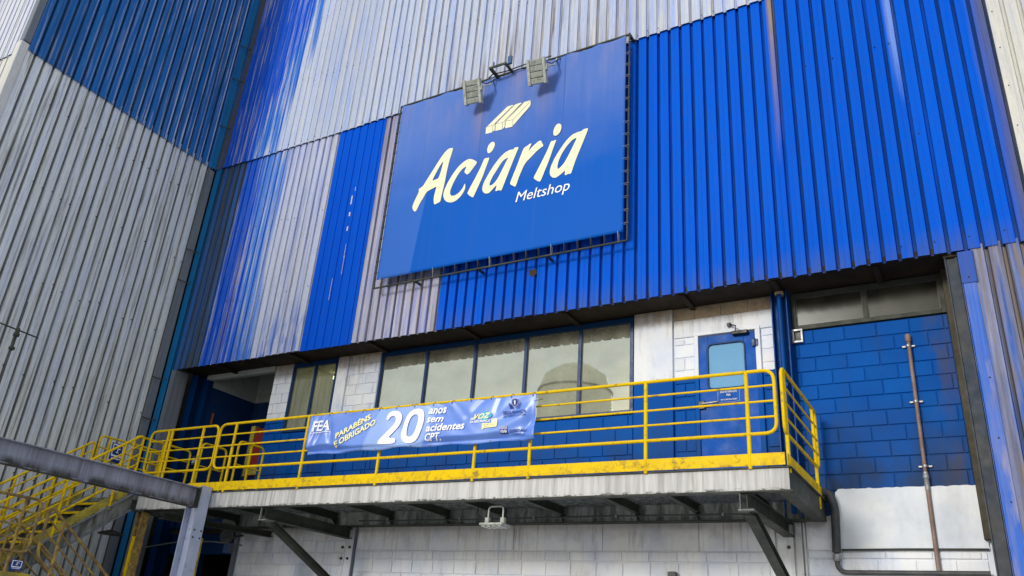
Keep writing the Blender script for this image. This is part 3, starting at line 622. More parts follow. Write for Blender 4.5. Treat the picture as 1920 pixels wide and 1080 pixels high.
# rooms behind the glass and the open bay
room = thing('room', 'dim office interior seen through the small two pane window', 'room')
b = MB(); b.box(-12.0, -10.3, 13.6, 13.7, 3.6, 6.9); b.box(-10.36, -10.3, 11.2, 13.6, 3.6, 6.9); b.box(-12.06, -12.0, 11.2, 13.6, 3.6, 6.9); b.box(-12.0, -10.36, 11.2, 13.6, 6.85, 6.95); b.box(-12.0, -10.36, 11.2, 13.6, 3.5, 3.6)
b.build('room_wall', M['inner_tan'], room)
b = MB(); b.box(-11.8, -10.5, 12.3, 12.36, 6.72, 6.79, .01); b.build('fluorescent_lamp', M['tube'], room)
room2 = thing('room', 'dark control room behind the long five pane window', 'room')
b = MB(); b.box(-9.6, -4.2, 13.6, 13.7, 3.6, 6.9); b.box(-9.66, -9.6, 11.2, 13.6, 3.6, 6.9); b.box(-4.26, -4.2, 11.2, 13.6, 3.6, 6.9); b.box(-9.6, -4.26, 11.2, 13.6, 6.85, 6.95); b.box(-9.6, -4.26, 11.2, 13.6, 3.5, 3.6)
b.build('room_wall', M['inner_tan'], room2)
bay = thing('open_bay', 'dark open bay with white over navy inner walls left of the office windows', 'doorway')
for (nm, mt, z0, z1) in (('lower_wall', M['inner_blue'], 3.6, 6.38), ('upper_wall', M['inner_white'], 6.38, 7.3)):
    b = MB(); b.box(-14.10, -14.02, YD+.02, 12.32, z0, z1); b.box(-14.02, -12.06, 12.32, 12.4, z0, z1); b.build(nm, mt, bay)
b = MB(); b.box(-12.12, -12.06, YD+.16, 12.32, 3.6, 7.3); b.build('side_wall', M['inner_blue'], bay)
b = MB(); b.box(-14.1, -12.06, YD+.17, 12.4, 7.3, 7.4); b.build('ceiling', M['inner_white'], bay)
b = MB(); b.box(-14.1, -12.06, YD, 12.4, 3.45, 3.6); b.build('floor', M['inner_blue'], bay)
b = MB()
for x in (-13.4, -12.9): b.tube([(x, 11.1, 7.0), (x+.3, 12.2, 6.9)], .015, 6)
b.box(-13.2, -12.7, 11.9, 12.05, 6.9, 6.98, .01); b.build('ceiling_cable', M['dark'], bay)
b = MB(); b.box(-14.10, -12.13, YD-.02, YD+.10, 6.50, 6.61, .006); b.build('bay_lintel', M['inner_white'], bay)
b = MB(); b.box(-14.12, -14.0, YD-.05, YD+.10, 3.45, 6.50, .006); b.build('bay_jamb', M['shaded_blue'], bay)
# narrow exit sign and plates inside the bay
b = MB(); b.box(-12.42, -12.30, 11.30, 11.32, 5.52, 5.76, .003); o = b.build('wall_notice', M['print_white'], None); tag(o, 'tiny white and red notice beside the white pillar of the open bay', 'notice')
b = MB(); b.box(-12.395, -12.325, 11.293, 11.299, 5.56, 5.71); b.build('red_square', M['red'], o)
b = MB(); b.box(-13.97, -13.91, 11.20, 11.22, 5.60, 5.84, .003); o = b.build('wall_plate', M['orange'], None); tag(o, 'small orange plate high on the dark left side of the bay', 'plate')
b = MB(); b.box(-12.72, -12.30, 11.34, 11.46, 4.5, 5.46, .01); cab = b.build('hose_cabinet', M['red'], None); tag(cab, 'dull red cabinet with a yellow side strip standing inside the bay', 'cabinet')
b = MB(); b.box(-12.86, -12.74, 11.34, 11.46, 4.5, 5.52, .01); b.build('yellow_strip', M['yellow_dirty'], cab)
b = MB(); b.box(-12.72, -12.36, 11.325, 11.337, 4.52, 4.70, .003); b.build('yellow_band', M['yellow_dirty'], cab)

# blue steel panels left of the bay, below the cladding
pan = thing('steel_column', 'tall blue steel column and ribbed panel between grey side wall and open bay', 'column')
b = MB(); b.box(-14.56, -14.10, YD-.02, YD+.05, 0, 6.58); b.build('panel', M['shaded_blue'], pan)
for x in (-14.50, -14.36): 
    b = MB(); b.box(x, x+.05, YD-.10, YD-.021, 0, 6.56, .01); b.build('rib', M['steel_blue'], pan)
b = MB(); b.prism(IPROF(.20, .20, .015, .012), (-14.20, YD-.14, 0), (-14.20, YD-.14, 6.56), (1, 0, 0), (0, 1, 0)); b.build('post', M['shaded_blue'], pan)
b = MB(); b.box(-14.38, -14.26, YC-.02, YC+.3, 0, 6.54); b.build('grey_plate', M['flash_grey'], pan)
b = MB(); b.box(-13.98, -13.80, YD-.02, YD-.012, 4.70, 4.88); gp = b.build('green_plate', M['dark'], pan)
b = MB(); b.box(-13.96, -13.90, YD-.024, YD-.021, 4.74, 4.84); b.box(-13.88, -13.83, YD-.024, YD-.021, 4.74, 4.80); b.build('pictogram', M['pale'], gp)

# blue column with pipe right of the door
colb = thing('steel_column', 'royal blue steel column with a pipe on it between the door and blue block wall', 'column')
b = MB(); b.prism(IPROF(.22, .22, .014, .010), (-2.215, YD-.09, 3.45), (-2.215, YD-.09, 6.58), (0, 1, 0), (1, 0, 0)); b.box(-2.33, -2.10, YD-.02, YD+.05, 3.45, 6.58); b.build('shaft', M['steel_blue'], colb)
b = MB(); b.tube([(-2.20, YD-.23, 3.5), (-2.20, YD-.23, 6.50)], .033, 10); b.box(-2.24, -2.16, YD-.27, YD-.18, 5.15, 5.20); b.build('downpipe', M['steel_blue'], colb)
b = MB(); b.box(-2.26, -2.14, YD-.24, YD-.12, 6.50, 6.57, .02); b.build('cap', M['tan'], colb)

rw = thing('block_wall', 'blue painted concrete block wall at the right with a dark strip window above', 'wall')
back(rw, [(-2.10, -.10, 3.81, 6.01)])
blocks(rw, -2.085, -.17, 3.72, 6.01, BW, phase=.35, z_ref=3.81)
f = window(rw, -2.09, -.17, 6.03, 6.58, [-1.13], 'glass_dark', 'dark', .06, .07)
b = MB(); b.box(-2.1, -.1, YD+.30, YD+.34, 6.0, 6.7); b.build('blind', M['dark'], rw)
b = MB(); b.box(-.17, -.085, YD-.10, YD+.02, 3.2, 6.60, .006); b.build('jamb_strip', M['jamb_brown'], rw)
vt = MB(); vt.box(-2.10, -1.955, YD-.05, YD-.003, 5.83, 5.86, .004); vt.box(-2.10, -1.955, YD-.05, YD-.003, 6.00, 6.03, .004); vt.box(-2.10, -2.07, YD-.05, YD-.003, 5.86, 6.0, .004); vt.box(-1.985, -1.955, YD-.05, YD-.003, 5.86, 6.0, .004)
v_ = vt.build('vent', M['galv'], None); tag(v_, 'small square grey metal vent frame at the top left of the blue block wall', 'vent')
b = MB(); b.box(-2.07, -1.985, YD-.012, YD-.004, 5.86, 6.0); b.build('opening', M['black'], v_)
b = MB(); b.tube([(-2.10, YD-.06, 5.88), (-2.13, YD-.08, 5.80)], .010, 6); b.build('catch', M['black'], v_)

lw = thing('block_wall', 'lower white painted block wall under the deck with a plastered panel at right', 'wall')
back(lw, [(-12.18, -.10, 0, 3.44), (-2.12, -.10, 3.44, 3.81)])
b = MB(); x = -9.36
for x1 in (-7.9, -6.35, -4.9, -3.5, -2.50):
    b = MB(); b.box(x, x1-.006, YD-.012, YD+.02, 3.07, 3.44, .006); b.build('concrete_beam', BW, lw); x = x1
blocks(lw, -12.15, -9.62, 2.2, 3.44, BW, phase=.3, z_ref=3.02)
b = MB(); b.box(-9.60, -9.44, YD-.02, YD+.02, 0, 3.44, .006); b.build('pilaster', BW, lw)
b = MB(); b.box(-9.42, -9.395, YD-.045, YD+.02, 0, 3.44, .004); b.build('joint_strip', M['flash_grey'], lw)
blocks(lw, -9.37, -2.50, 2.93, 3.06, BW, phase=.1, z_ref=2.93, bh=.14, bw=.40)
blocks(lw, -9.37, -2.50, 2.1, 2.92, BW, phase=.55, z_ref=2.92)
b = MB(); b.box(-2.48, -2.28, YD-.014, YD+.02, 0, 3.44, .005); b.build('pilaster', BW, lw)
b = MB(); b.box(-2.25, -2.17, YD-.05, YD+.02, 0, 3.42, .006); b.box(-2.155, -2.13, YD-.03, YD+.02, 0, 3.42, .004); b.build('joint_strip', M['white'], lw)
b = MB(); b.box(-2.12, -1.76, YD-.012, YD+.02, 3.09, 3.44, .006); b.build('concrete_beam', BW, lw)
blocks(lw, -2.12, -.16, 2.99, 3.075, BW, phase=.2, z_ref=2.99, bh=.09, bw=.50)
blocks(lw, -2.12, -.16, 2.2, 2.98, BW, phase=.6, z_ref=2.98, bw=.42)
pr = [(-1.73, 3.10), (-1.2, 3.095), (-.6, 3.10), (-.13, 3.105)]; r2 = random.Random(3)
pr += [(-.13+r2.uniform(-.012, .012), 3.15+i*.05) for i in range(14)]; pr += [(-.16-i*.045, 3.824+r2.uniform(-.006, .005)+(i*i % 7)*.001) for i in range(35)]; pr += [(-1.735+r2.uniform(-.005, .005), 3.78-i*.1) for i in range(6)]
o = flat_poly('plaster_panel', [pr], YD-.006, M['plaster'], lw, thick=.014)
for (x, z) in ((-9.66, 3.11), (-9.50, 3.11), (-9.66, 2.93), (-9.52, 2.93), (-2.34, 3.12), (-2.62, 3.12), (-2.66, 3.32)):
    b = MB(); b.lathe([(.022, 0), (.022, .02), (.012, .022), (.012, .04)], (x, YD-.012, z), (0, -1, 0), 8); b.build('anchor_bolt', M['dark'], lw)
# dark openings below the deck, left
ld = thing('doorway', 'black doorway under the deck with a blue steel lintel, left of the white blocks', 'doorway')
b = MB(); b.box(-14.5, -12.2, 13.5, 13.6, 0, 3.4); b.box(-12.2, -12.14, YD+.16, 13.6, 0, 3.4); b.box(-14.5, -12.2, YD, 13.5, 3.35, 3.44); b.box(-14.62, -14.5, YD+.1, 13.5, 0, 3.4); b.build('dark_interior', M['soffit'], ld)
b = MB(); b.box(-14.0, -12.20, YD-.03, YD+.08, 2.98, 3.35, .006); b.build('lintel', M['shaded_blue'], ld)
b = MB(); b.box(-12.25, -12.18, YD-.06, YD+.06, 0, 3.40, .006); b.build('jamb', M['flash_grey'], ld)
b = MB(); b.box(-13.2, -13.08, YD-.06, YD+.06, 0, 2.98, .006); b.build('jamb', M['shaded_blue'], ld)

# ================================================================ signboard
sg = thing('signboard', 'large blue vinyl signboard with cream Aciaria lettering hung on the corrugated wall', 'sign')
YS = 10.1
SX0, SX1, SZ0, SZ1 = -9.03, -4.28, 7.60, 11.42
def sign_warp(x, z):
    t = max(0, min(1, (z-10.9)/.5)); w = 0
    for (cx, a) in ((-7.55, .05), (-6.75, .03), (-6.15, .05), (-8.5, .02), (-5.0, .02)): w += a*math.exp(-((x-cx)/.16)**2)*t
    return w*.8+.006*math.sin(x*2.1+z)*math.sin(z*1.7)
nx, nz = 96, 60; vs = []; fs = []
for j in range(nz+1):
    for i in range(nx+1):
        x = SX0+(SX1-SX0)*i/nx; z = SZ0+(SZ1-SZ0)*j/nz
        if j > nz-6: z += -.030*abs(math.sin(i/nx*math.pi*9))*(j-nz+6)/6
        vs.append((x, YS+sign_warp(x, z), z))
for j in range(nz):
    for i in range(nx): a = j*(nx+1)+i; fs.append((a, a+1, a+nx+2, a+nx+1))
b = MB(); b.add(vs, fs, True); cv = b.build('canvas', M['sign'], sg, fix=False)
sol = cv.modifiers.new('thickness', 'SOLIDIFY'); sol.thickness = .004; sol.offset = 1
fx0, fx1, fz0, fz1 = -9.10, -4.23, 7.46, 11.45
b = MB(); fy = YS+.035
b.tube([(fx0, fy, fz0), (fx0, fy, fz1)], .017, 8); b.tube([(fx1, fy, fz0), (fx1, fy, fz1+.03)], .017, 8)
b.tube([(fx0, fy, fz0), (fx1, fy, fz0)], .017, 8); b.tube([(fx0, fy, fz1), (fx1, fy, fz1)], .022, 8)
b.box(fx1-.02, fx1+.02, fy+.02, YC, fz1-.03, fz1+.02); b.build('frame_pipe', M['dark'], sg)
for x in (-8.2, -6.9, -5.6):
    for (za, zb) in ((fz0-.01, fz0+.02), (fz1-.03, fz1)): b = MB(); b.box(x-.02, x+.02, fy+.02, YC, za, zb); b.build('frame_bracket', M['dark'], sg)
k = 0
for i in range(21):
    x = SX0+.08+i*.229
    b = MB(); b.tube([(x, YS-.006, SZ0+.03), (x+.006, fy-.018, fz0-.012), (x+.012, fy+.02, fz0+.012), (x+.01, YS+.012, SZ0+.03)], .0055, 5); b.build('lacing', M['hose'] if i % 5 else M['galv'], sg)
for s, xx, fx in ((0, SX0, fx0), (1, SX1, fx1)):
    for i in range(16):
        z = SZ0+.15+i*.235; d = 1 if s else -1
        b = MB(); b.tube([(xx-.03*d, YS-.006, z), (fx+.02*d, fy-.02, z+.015), (fx+.025*d, fy+.01, z), (xx-.02*d, YS+.014, z-.01)], .005, 5); b.build('lacing', M['galv'] if s else M['hose'], sg)
TR = {"L":[["A",[[[-7.662,10.054],[-7.707,10.057],[-7.747,10.062],[-7.794,10.042],[-7.856,9.981],[-7.924,9.892],[-8.023,9.733],[-8.138,9.55],[-8.244,9.376],[-8.271,9.358],[-8.338,9.332],[-8.325,9.281],[-8.334,9.236],[-8.38,9.133],[-8.416,9.037],[-8.429,8.975],[-8.406,8.904],[-8.354,8.85],[-8.322,8.876],[-8.271,9.004],[-8.207,9.111],[-8.144,9.228],[-8.039,9.259],[-7.929,9.289],[-7.944,9.208],[-7.96,9.109],[-7.963,9.017],[-7.937,8.903],[-7.867,8.921],[-7.806,8.938],[-7.797,9.052],[-7.761,9.305],[-7.743,9.546],[-7.714,9.787],[-7.675,9.951]],[[-7.846,9.822],[-7.864,9.653],[-7.911,9.451],[-7.985,9.445],[-8.057,9.434],[-7.984,9.588],[-7.905,9.741]]]],["c",[[[-7.094,9.581],[-7.12,9.616],[-7.171,9.653],[-7.231,9.691],[-7.299,9.706],[-7.391,9.673],[-7.497,9.596],[-7.598,9.471],[-7.694,9.307],[-7.752,9.153],[-7.76,9.062],[-7.729,8.972],[-7.663,8.901],[-7.563,8.863],[-7.47,8.875],[-7.383,8.936],[-7.318,9.021],[-7.29,9.106],[-7.307,9.211],[-7.347,9.111],[-7.413,9.035],[-7.503,8.992],[-7.58,9.005],[-7.616,9.065],[-7.608,9.155],[-7.557,9.292],[-7.479,9.441],[-7.394,9.532],[-7.316,9.563],[-7.326,9.514],[-7.352,9.455],[-7.324,9.411],[-7.282,9.372],[-7.229,9.405],[-7.163,9.491]]]],["i",[[[-6.846,9.622],[-6.869,9.619],[-6.925,9.625],[-6.952,9.613],[-6.995,9.484],[-7.086,9.285],[-7.178,9.106],[-7.231,8.991],[-7.232,8.97],[-7.186,8.917],[-7.106,8.858],[-7.09,8.885],[-7.025,9.051],[-6.951,9.233],[-6.896,9.422],[-6.854,9.559]]]],["dot",[[[-6.779,9.937],[-6.826,9.943],[-6.878,9.904],[-6.903,9.835],[-6.902,9.769],[-6.879,9.719],[-6.841,9.715],[-6.79,9.757],[-6.759,9.824],[-6.752,9.888]]]],["a",[[[-6.247,9.676],[-6.305,9.688],[-6.343,9.681],[-6.352,9.655],[-6.437,9.666],[-6.533,9.631],[-6.634,9.547],[-6.732,9.425],[-6.827,9.275],[-6.904,9.13],[-6.933,9.01],[-6.912,8.933],[-6.862,8.882],[-6.788,8.868],[-6.722,8.923],[-6.656,8.988],[-6.635,8.992],[-6.643,8.94],[-6.655,8.881],[-6.619,8.877],[-6.594,8.889],[-6.529,8.859],[-6.508,8.925],[-6.459,9.074],[-6.381,9.306],[-6.294,9.557]],[[-6.434,9.521],[-6.556,9.48],[-6.667,9.307],[-6.746,9.182],[-6.789,9.066],[-6.776,9.017],[-6.714,9.029],[-6.632,9.117],[-6.541,9.311],[-6.466,9.474]]]],["r",[[[-6.001,9.681],[-6.04,9.683],[-6.064,9.659],[-6.133,9.635],[-6.156,9.602],[-6.2,9.476],[-6.256,9.292],[-6.328,9.095],[-6.37,8.963],[-6.341,8.929],[-6.314,8.913],[-6.262,8.871],[-6.243,8.896],[-6.202,9.045],[-6.13,9.241],[-6.084,9.319],[-6.002,9.387],[-5.904,9.478],[-5.822,9.537],[-5.758,9.559],[-5.775,9.605],[-5.798,9.648],[-5.814,9.689],[-5.857,9.689],[-5.932,9.64],[-6.014,9.572],[-6.05,9.53],[-6.033,9.595],[-6.003,9.66]]]],["i",[[[-5.517,9.618],[-5.546,9.619],[-5.568,9.611],[-5.605,9.621],[-5.625,9.599],[-5.68,9.444],[-5.755,9.285],[-5.845,9.096],[-5.91,8.972],[-5.9,8.943],[-5.832,8.882],[-5.788,8.857],[-5.764,8.883],[-5.707,9.043],[-5.634,9.235],[-5.578,9.434],[-5.527,9.581]]]],["dot",[[[-5.479,9.946],[-5.529,9.937],[-5.568,9.875],[-5.585,9.797],[-5.574,9.73],[-5.546,9.709],[-5.5,9.709],[-5.452,9.759],[-5.431,9.834],[-5.434,9.899]]]],["a",[[[-4.921,9.685],[-4.978,9.689],[-5.019,9.687],[-5.042,9.661],[-5.116,9.661],[-5.222,9.638],[-5.333,9.544],[-5.442,9.396],[-5.534,9.244],[-5.593,9.101],[-5.609,9.0],[-5.592,8.926],[-5.548,8.877],[-5.489,8.857],[-5.417,8.891],[-5.338,8.948],[-5.317,8.96],[-5.326,8.877],[-5.301,8.858],[-5.27,8.879],[-5.212,8.865],[-5.191,8.928],[-5.134,9.12],[-5.061,9.309],[-4.987,9.5]],[[-5.128,9.548],[-5.195,9.399],[-5.27,9.244],[-5.345,9.106],[-5.424,9.031],[-5.459,9.018],[-5.47,9.069],[-5.456,9.17],[-5.404,9.297],[-5.327,9.418],[-5.233,9.516],[-5.169,9.551]]]]],"S":[[[-6.974,10.159],[-6.977,10.302],[-6.556,10.636],[-6.445,10.634],[-6.436,10.62],[-6.795,10.339],[-6.785,10.182],[-6.813,10.177],[-6.837,10.158]],[[-6.771,10.165],[-6.773,10.32],[-6.762,10.338],[-6.415,10.618],[-6.376,10.631],[-6.278,10.633],[-6.261,10.612],[-6.587,10.32],[-6.581,10.199],[-6.607,10.172],[-6.631,10.162]],[[-6.566,10.164],[-6.575,10.317],[-6.239,10.597],[-6.205,10.625],[-6.088,10.621],[-6.079,10.602],[-6.074,10.583],[-6.08,10.499],[-6.401,10.18],[-6.419,10.155]]],"lines":[[[-6.963,10.307],[-6.83,10.306],[-6.827,10.168]],[[-6.83,10.306],[-6.455,10.608]],[[-6.772,10.178],[-6.778,10.319],[-6.631,10.308],[-6.621,10.164]],[[-6.778,10.319],[-6.423,10.611]],[[-6.631,10.308],[-6.268,10.61]],[[-6.569,10.178],[-6.571,10.32],[-6.415,10.301],[-6.412,10.17]],[[-6.571,10.32],[-6.247,10.591]],[[-6.415,10.301],[-6.079,10.602]]]}
for nm, loops in TR['L']:
    o = flat_poly('letter', [smooth_loop(l) for l in loops], YS-.010, M['cream_print'], sg, thick=.004)
for l in TR['S']: flat_poly('billet_emblem', [l], YS-.010, M['cream_print'], sg, thick=.003)
b = MB()
for ln in TR['lines']:
    for p, q in zip(ln[:-1], ln[1:]):
        a = Vector((p[0], YS-.0145, p[1])); c = Vector((q[0], YS-.0145, q[1])); d = (c-a).normalized(); b.xbox((a+c)/2, d, (0, 1, 0), d.cross(Vector((0, 1, 0))), (c-a).length/2, .0008, .0055)
b.build('emblem_line', M['thin_line'], sg)
flat_text('lettering', 'Meltshop', (-6.232, 8.562), (-5.222, 8.566), .192, YS-.010, M['print_white'], sg, 0., .22)

# floodlights over the sign
def floodlight(name, label, x, z, tilt, yaw, arm_to, n=4):
    t = thing(name, label, 'floodlight', 'floodlights aimed at the signboard')
    Rm = Matrix.Rotation(R(yaw), 3, 'Z') @ Matrix.Rotation(R(tilt), 3, 'X'); c = Vector((x, 9.80, z))
    def pb(b, x0, x1, y0, y1, z0, z1): b.xbox(c+Rm @ Vector(((x0+x1)/2, (y0+y1)/2, (z0+z1)/2)), Rm @ Vector((1, 0, 0)), Rm @ Vector((0, 1, 0)), Rm @ Vector((0, 0, 1)), (x1-x0)/2, (y1-y0)/2, (z1-z0)/2)
    for s in (-1, 1):
        b = MB(); pb(b, s*.145-.024, s*.145+.024, -.05, .05, -.23, .23); b.build('side_rail', M['lamp_grey'], t)
    h = .44/n
    for i in range(n):
        zc = -.22+h*(i+.5); b = MB(); pb(b, -.118, .118, -.032, .03, zc-h/2+.008, zc+h/2-.008)
        for q in range(9): pb(b, -.11+q*.0265, -.104+q*.0265, -.044, -.0322, zc-h/2+.012, zc+h/2-.012)
        b.build('led_module', M['lamp_grey'], t)
    b = MB(); a = c+Rm @ Vector((.17, .0, .05)); e = Vector(arm_to)
    b.tube([a, a+Vector((.07, .05, .06)), a+Vector((.10, .12, .10)), e], .014, 6); b.box(a.x-.015, a.x+.03, a.y-.03, a.y+.03, a.z-.07, a.z+.06, .006); b.build('bracket', M['lamp_grey'], t)
    b = MB(); b.tube([c+Rm @ Vector((.12, .05, .18)), a+Vector((.05, .1, .14)), e+Vector((.1, 0, -.02))], .009, 6); b.build('cable', M['black'], t)
    return t
floodlight('floodlight', 'left grey floodlight with four ribbed modules at the top edge of the signboard', -7.15, 10.95, 24, 8, (-6.95, 10.12, 11.42))
floodlight('floodlight', 'right grey floodlight with four ribbed modules at the top edge of the signboard', -5.82, 10.95, 24, 8, (-5.62, 10.12, 11.42))
mb = thing('mounting_bracket', 'empty square black steel bracket between the two floodlights above the signboard', 'bracket')
b = MB()
for (x, w) in ((-6.84, .045), (-6.52, .028)): b.xbox((x, 9.98, 11.41), (1, 0, 0), (0, 1, 0), (0, 0, 1), w/2, .14, .028)
b.box(-6.865, -6.505, 9.82, 9.845, 11.385, 11.435, .004); b.build('frame', M['dark'], mb)
b = MB(); b.box(-6.78, -6.76, 9.82, 9.845, 11.43, 11.52); b.box(-6.52, -6.44, 9.90, 9.94, 11.45, 11.62); b.build('stub', M['flash_dark'], mb)
b = MB(); b.tube([(-7.0, 10.05, 11.40), (-6.85, 9.95, 11.36), (-6.6, 10.0, 11.38), (-6.2, 10.02, 11.42), (-5.7, 10.06, 11.46)], .012, 6); b.build('cable', M['black'], mb)

# ================================================================ deck
DX0, DX1 = -12.55, -1.86
dk = thing('platform', 'raised steel walkway deck with whitewashed edge beam along the recessed wall', 'platform')
b = MB(); b.box(DX0, DX1, YF+.012, YF+.022, 3.43, 3.662); b.build('edge_beam', M['whitewash'], dk)
b = MB(); b.box(DX0, DX1+.03, YF-.01, YF+.10, 3.664, 3.678); b.box(DX0, DX1+.03, YF-.005, YF+.11, 3.415, 3.429); b.build('beam_flange', M['dark'], dk)
b = MB(); b.box(-2.0, DX1, YF+.11, YD-.08, 3.415, 3.43); b.box(DX1-.012, DX1, YF+.024, YD-.02, 3.43, 3.664); b.box(DX1-.08, DX1+.03, YF+.10, YD-.02, 3.665, 3.679); b.build('end_beam', M['dark'], dk)
b = MB(); b.box(DX0, DX1-.02, YD-.16, YD-.15, 3.44, 3.66); b.build('rear_beam', M['dusty'], dk)
b = MB(); b.box(DX0, DX1-.02, YD-.22, YD-.06, 3.425, 3.438); b.build('rear_flange', M['dark'], dk)
for i, x in enumerate((-12.1, -10.9, -9.75, -8.55, -7.45, -6.45, -5.45, -4.30, -3.45, -2.55)):
    b = MB(); b.prism(IPROF(.07, .12), (x, YF+.03, 3.59), (x, YD-.17, 3.59), (1, 0, 0), (0, 0, 1)); b.add([(x-.004, YD-.17, 3.53), (x+.004, YD-.17, 3.53), (x+.004, YD-.17, 3.43), (x-.004, YD-.17, 3.43), (x-.004, YD-.30, 3.53), (x+.004, YD-.30, 3.53)], [(0, 1, 2, 3), (0, 3, 4), (1, 5, 2), (4, 3, 2, 5)]); b.build('joist', M['dark'], dk)
b = MB(); x = DX0+.02
while x < DX1-.03: b.box(x, x+.005, YF+.11, YD-.04, 3.652, 3.682); x += .034
y = YF+.14
while y < YD-.05: b.box(DX0, DX1-.02, y, y+.006, 3.672, 3.680); y += .10
b.build('floor_grating', M['dusty'], dk, 'stuff', fix=False)
for (x, lab) in ((-9.55, None), (-2.33, None)):
    b = MB(); b.prism(IPROF(.13, .17, .014, .010), (x, YF+.06, 3.328), (x, YD+.0, 3.328), (1, 0, 0), (0, 0, 1)); b.build('bracket_beam', M['dark'], dk)
    b = MB(); b.box(x-.09, x+.075, YF+.02, YF+.20, 3.225, 3.237); b.box(x-.075, x-.063, YF+.03, YF+.06, 3.24, 3.41); b.build('cleat', M['dusty'], dk)
b = MB(); b.prism(IPROF(.10, .10, .012, .010), (-9.50, YF+.17, 3.20), (-9.48, YD-.02, 2.35), (1, 0, 0), (0, .4, .9)); b.build('strut', M['dark'], dk)
b = MB(); b.prism(IPROF(.11, .11, .012, .010), (-2.32, YF+.13, 3.22), (-2.36, YD-.02, 2.62), (1, 0, 0), (0, .4, .9)); b.build('strut', M['dark'], dk)
b = MB(); b.prism(IPROF(.12, .10, .012, .010), (-11.9, YF+.05, 3.33), (-11.4, YD, 3.33), (1, 0, 0), (0, 0, 1)); b.build('bracket_beam', M['dark'], dk)

# ================================================================ railings
YEL = M['yellow']
ZR = [4.77, 4.59, 4.41, 4.23, 4.045]
def rails_x(t, xa, xb, y, posts, loopL=True, loopR=True, mat=YEL, kick=None):
    """guard rail along x: a rounded loop (top and bottom rail joined), three mid rails, posts"""
    L = [(xa, y, ZR[4]), (xa, y, ZR[0]), (xb, y, ZR[0]), (xb, y, ZR[4])]
    b = MB(); b.tube(fillet(L, .13, 6, True), .021, 10, True); b.build('loop_rail', mat, t)
    for z in ZR[1:4]: b = MB(); b.tube([(xa, y, z), (xb, y, z)], .0135, 8); b.build('mid_rail', mat, t)
    for x in posts: b = MB(); b.tube([(x, y, 3.66), (x, y, ZR[0])], .0235, 10); b.build('post', mat, t)
    if kick:
        xs = [kick[0]]+[p for p in posts if kick[0] < p < kick[1]]+[kick[1]]; xs.sort()
        for a, c in zip(xs[:-1], xs[1:]): b = MB(); b.box(a+.004, c-.004, y-.016, y-.008, 3.69, 3.825, .002); b.build('kick_plate', mat, t)
front = thing('guard_railing', 'long yellow pipe guardrail along the deck front carrying the blue banner', 'railing', 'yellow pipe railings of deck and stairs')
rails_x(front, -10.86, -1.95, YF+.0, [-10.50, -8.93, -7.47, -5.86, -5.03, -3.47, -2.26], kick=(-11.35, -1.88))
pb_ = thing('guard_railing', 'short yellow pipe guardrail on the deck front beside the stair head', 'railing', 'yellow pipe railings of deck and stairs')
rails_x(pb_, -12.62, -10.93, YF+.02, [-12.17, -12.08, -11.30])
def rail_panel(t, pts, mids, posts, r=.02, mat=YEL, fl=.10):
    b = MB(); b.tube(fillet(pts, fl, 6, True), r, 10, True); b.build('loop_rail', mat, t)
    for (a, c) in mids: b = MB(); b.tube([a, c], .013, 8); b.build('mid_rail', mat, t)
    for (a, c) in posts: b = MB(); b.tube([a, c], r+.002, 8); b.build('post', mat, t)
sr = thing('guard_railing', 'yellow pipe guardrail across the right end of the deck', 'railing', 'yellow pipe railings of deck and stairs')
X_ = -1.865; y0, y1 = YF-.02, 10.80
rail_panel(sr, [(X_, y0, ZR[4]), (X_, y0, 4.79), (X_, y1, 4.79), (X_, y1, ZR[4])], [((X_, y0, z), (X_, y1, z)) for z in ZR[1:4]], [((X_, y0+.10, 3.62), (X_, y0+.10, 4.78)), ((X_, 10.62, 3.52), (X_, 10.62, 4.78))], fl=.12)
b = MB(); b.box(X_-.006, X_+.004, y0+.04, YD-.03, 3.69, 3.825, .002); b.build('kick_plate', YEL, sr)
for (x, ya, yb, lab) in ((-11.4, 9.86, 10.45, 'small yellow looped rail panel standing before the red cabinet'), (-12.27, 9.80, 10.36, 'small yellow looped rail panel in the middle of the bay opening'), (-13.16, 9.05, 10.28, 'yellow looped guardrail along the left edge of the stair head')):
    t = thing('rail_panel', lab, 'railing', 'looped rail panels at the stair head'); zb = 3.93
    rail_panel(t, [(x, ya, zb), (x, ya, 4.76), (x, yb, 4.76), (x, yb, zb)], [((x, ya, z), (x, yb, z)) for z in ((4.35,) if yb-ya < .7 else (4.55, 4.35, 4.14))], [((x, (ya+yb)/2, 3.68), (x, (ya+yb)/2, 4.76))])

# ================================================================ stairs
SL = .752
st = thing('staircase', 'upper yellow edged steel stair flight dropping from the deck along the grey wall', 'staircase')
def zs1(y): return 3.70-(8.93-y)*SL
XR, XL = -12.65, -13.90
ya, yb = 6.85, 8.93
for X, m_ in ((XR, 'dark'), (XL, 'dark')):
    b = MB(); d = .135
    b.prism([(0, 0), (0, -.27), (.012, -.27), (.012, 0)], (X, ya, zs1(ya)), (X, yb, zs1(yb)), (1, 0, 0), (0, 0, 1)); b.build('stringer', M['dusty'], st)
    b = MB(); b.prism([(-.01, 0), (-.01, .014), (.07, .014), (.07, 0)], (X, ya, zs1(ya)), (X, yb, zs1(yb)), (1, 0, 0), (0, 0, 1)); b.prism([(-.01, 0), (-.01, .014), (.07, .014), (.07, 0)], (X, ya, zs1(ya)-.285), (X, yb, zs1(yb)-.285), (1, 0, 0), (0, 0, 1)); b.build('stringer_flange', M['flash_grey'], st)
    b = MB(); b.prism([(-.008, .03), (-.008, .19), (.002, .19), (.002, .03)], (X, ya+.1, zs1(ya+.1)), (X, yb-.12, zs1(yb-.12)), (1, 0, 0), (0, 0, 1)); b.build('kick_plate', M['yellow_dirty'], st)
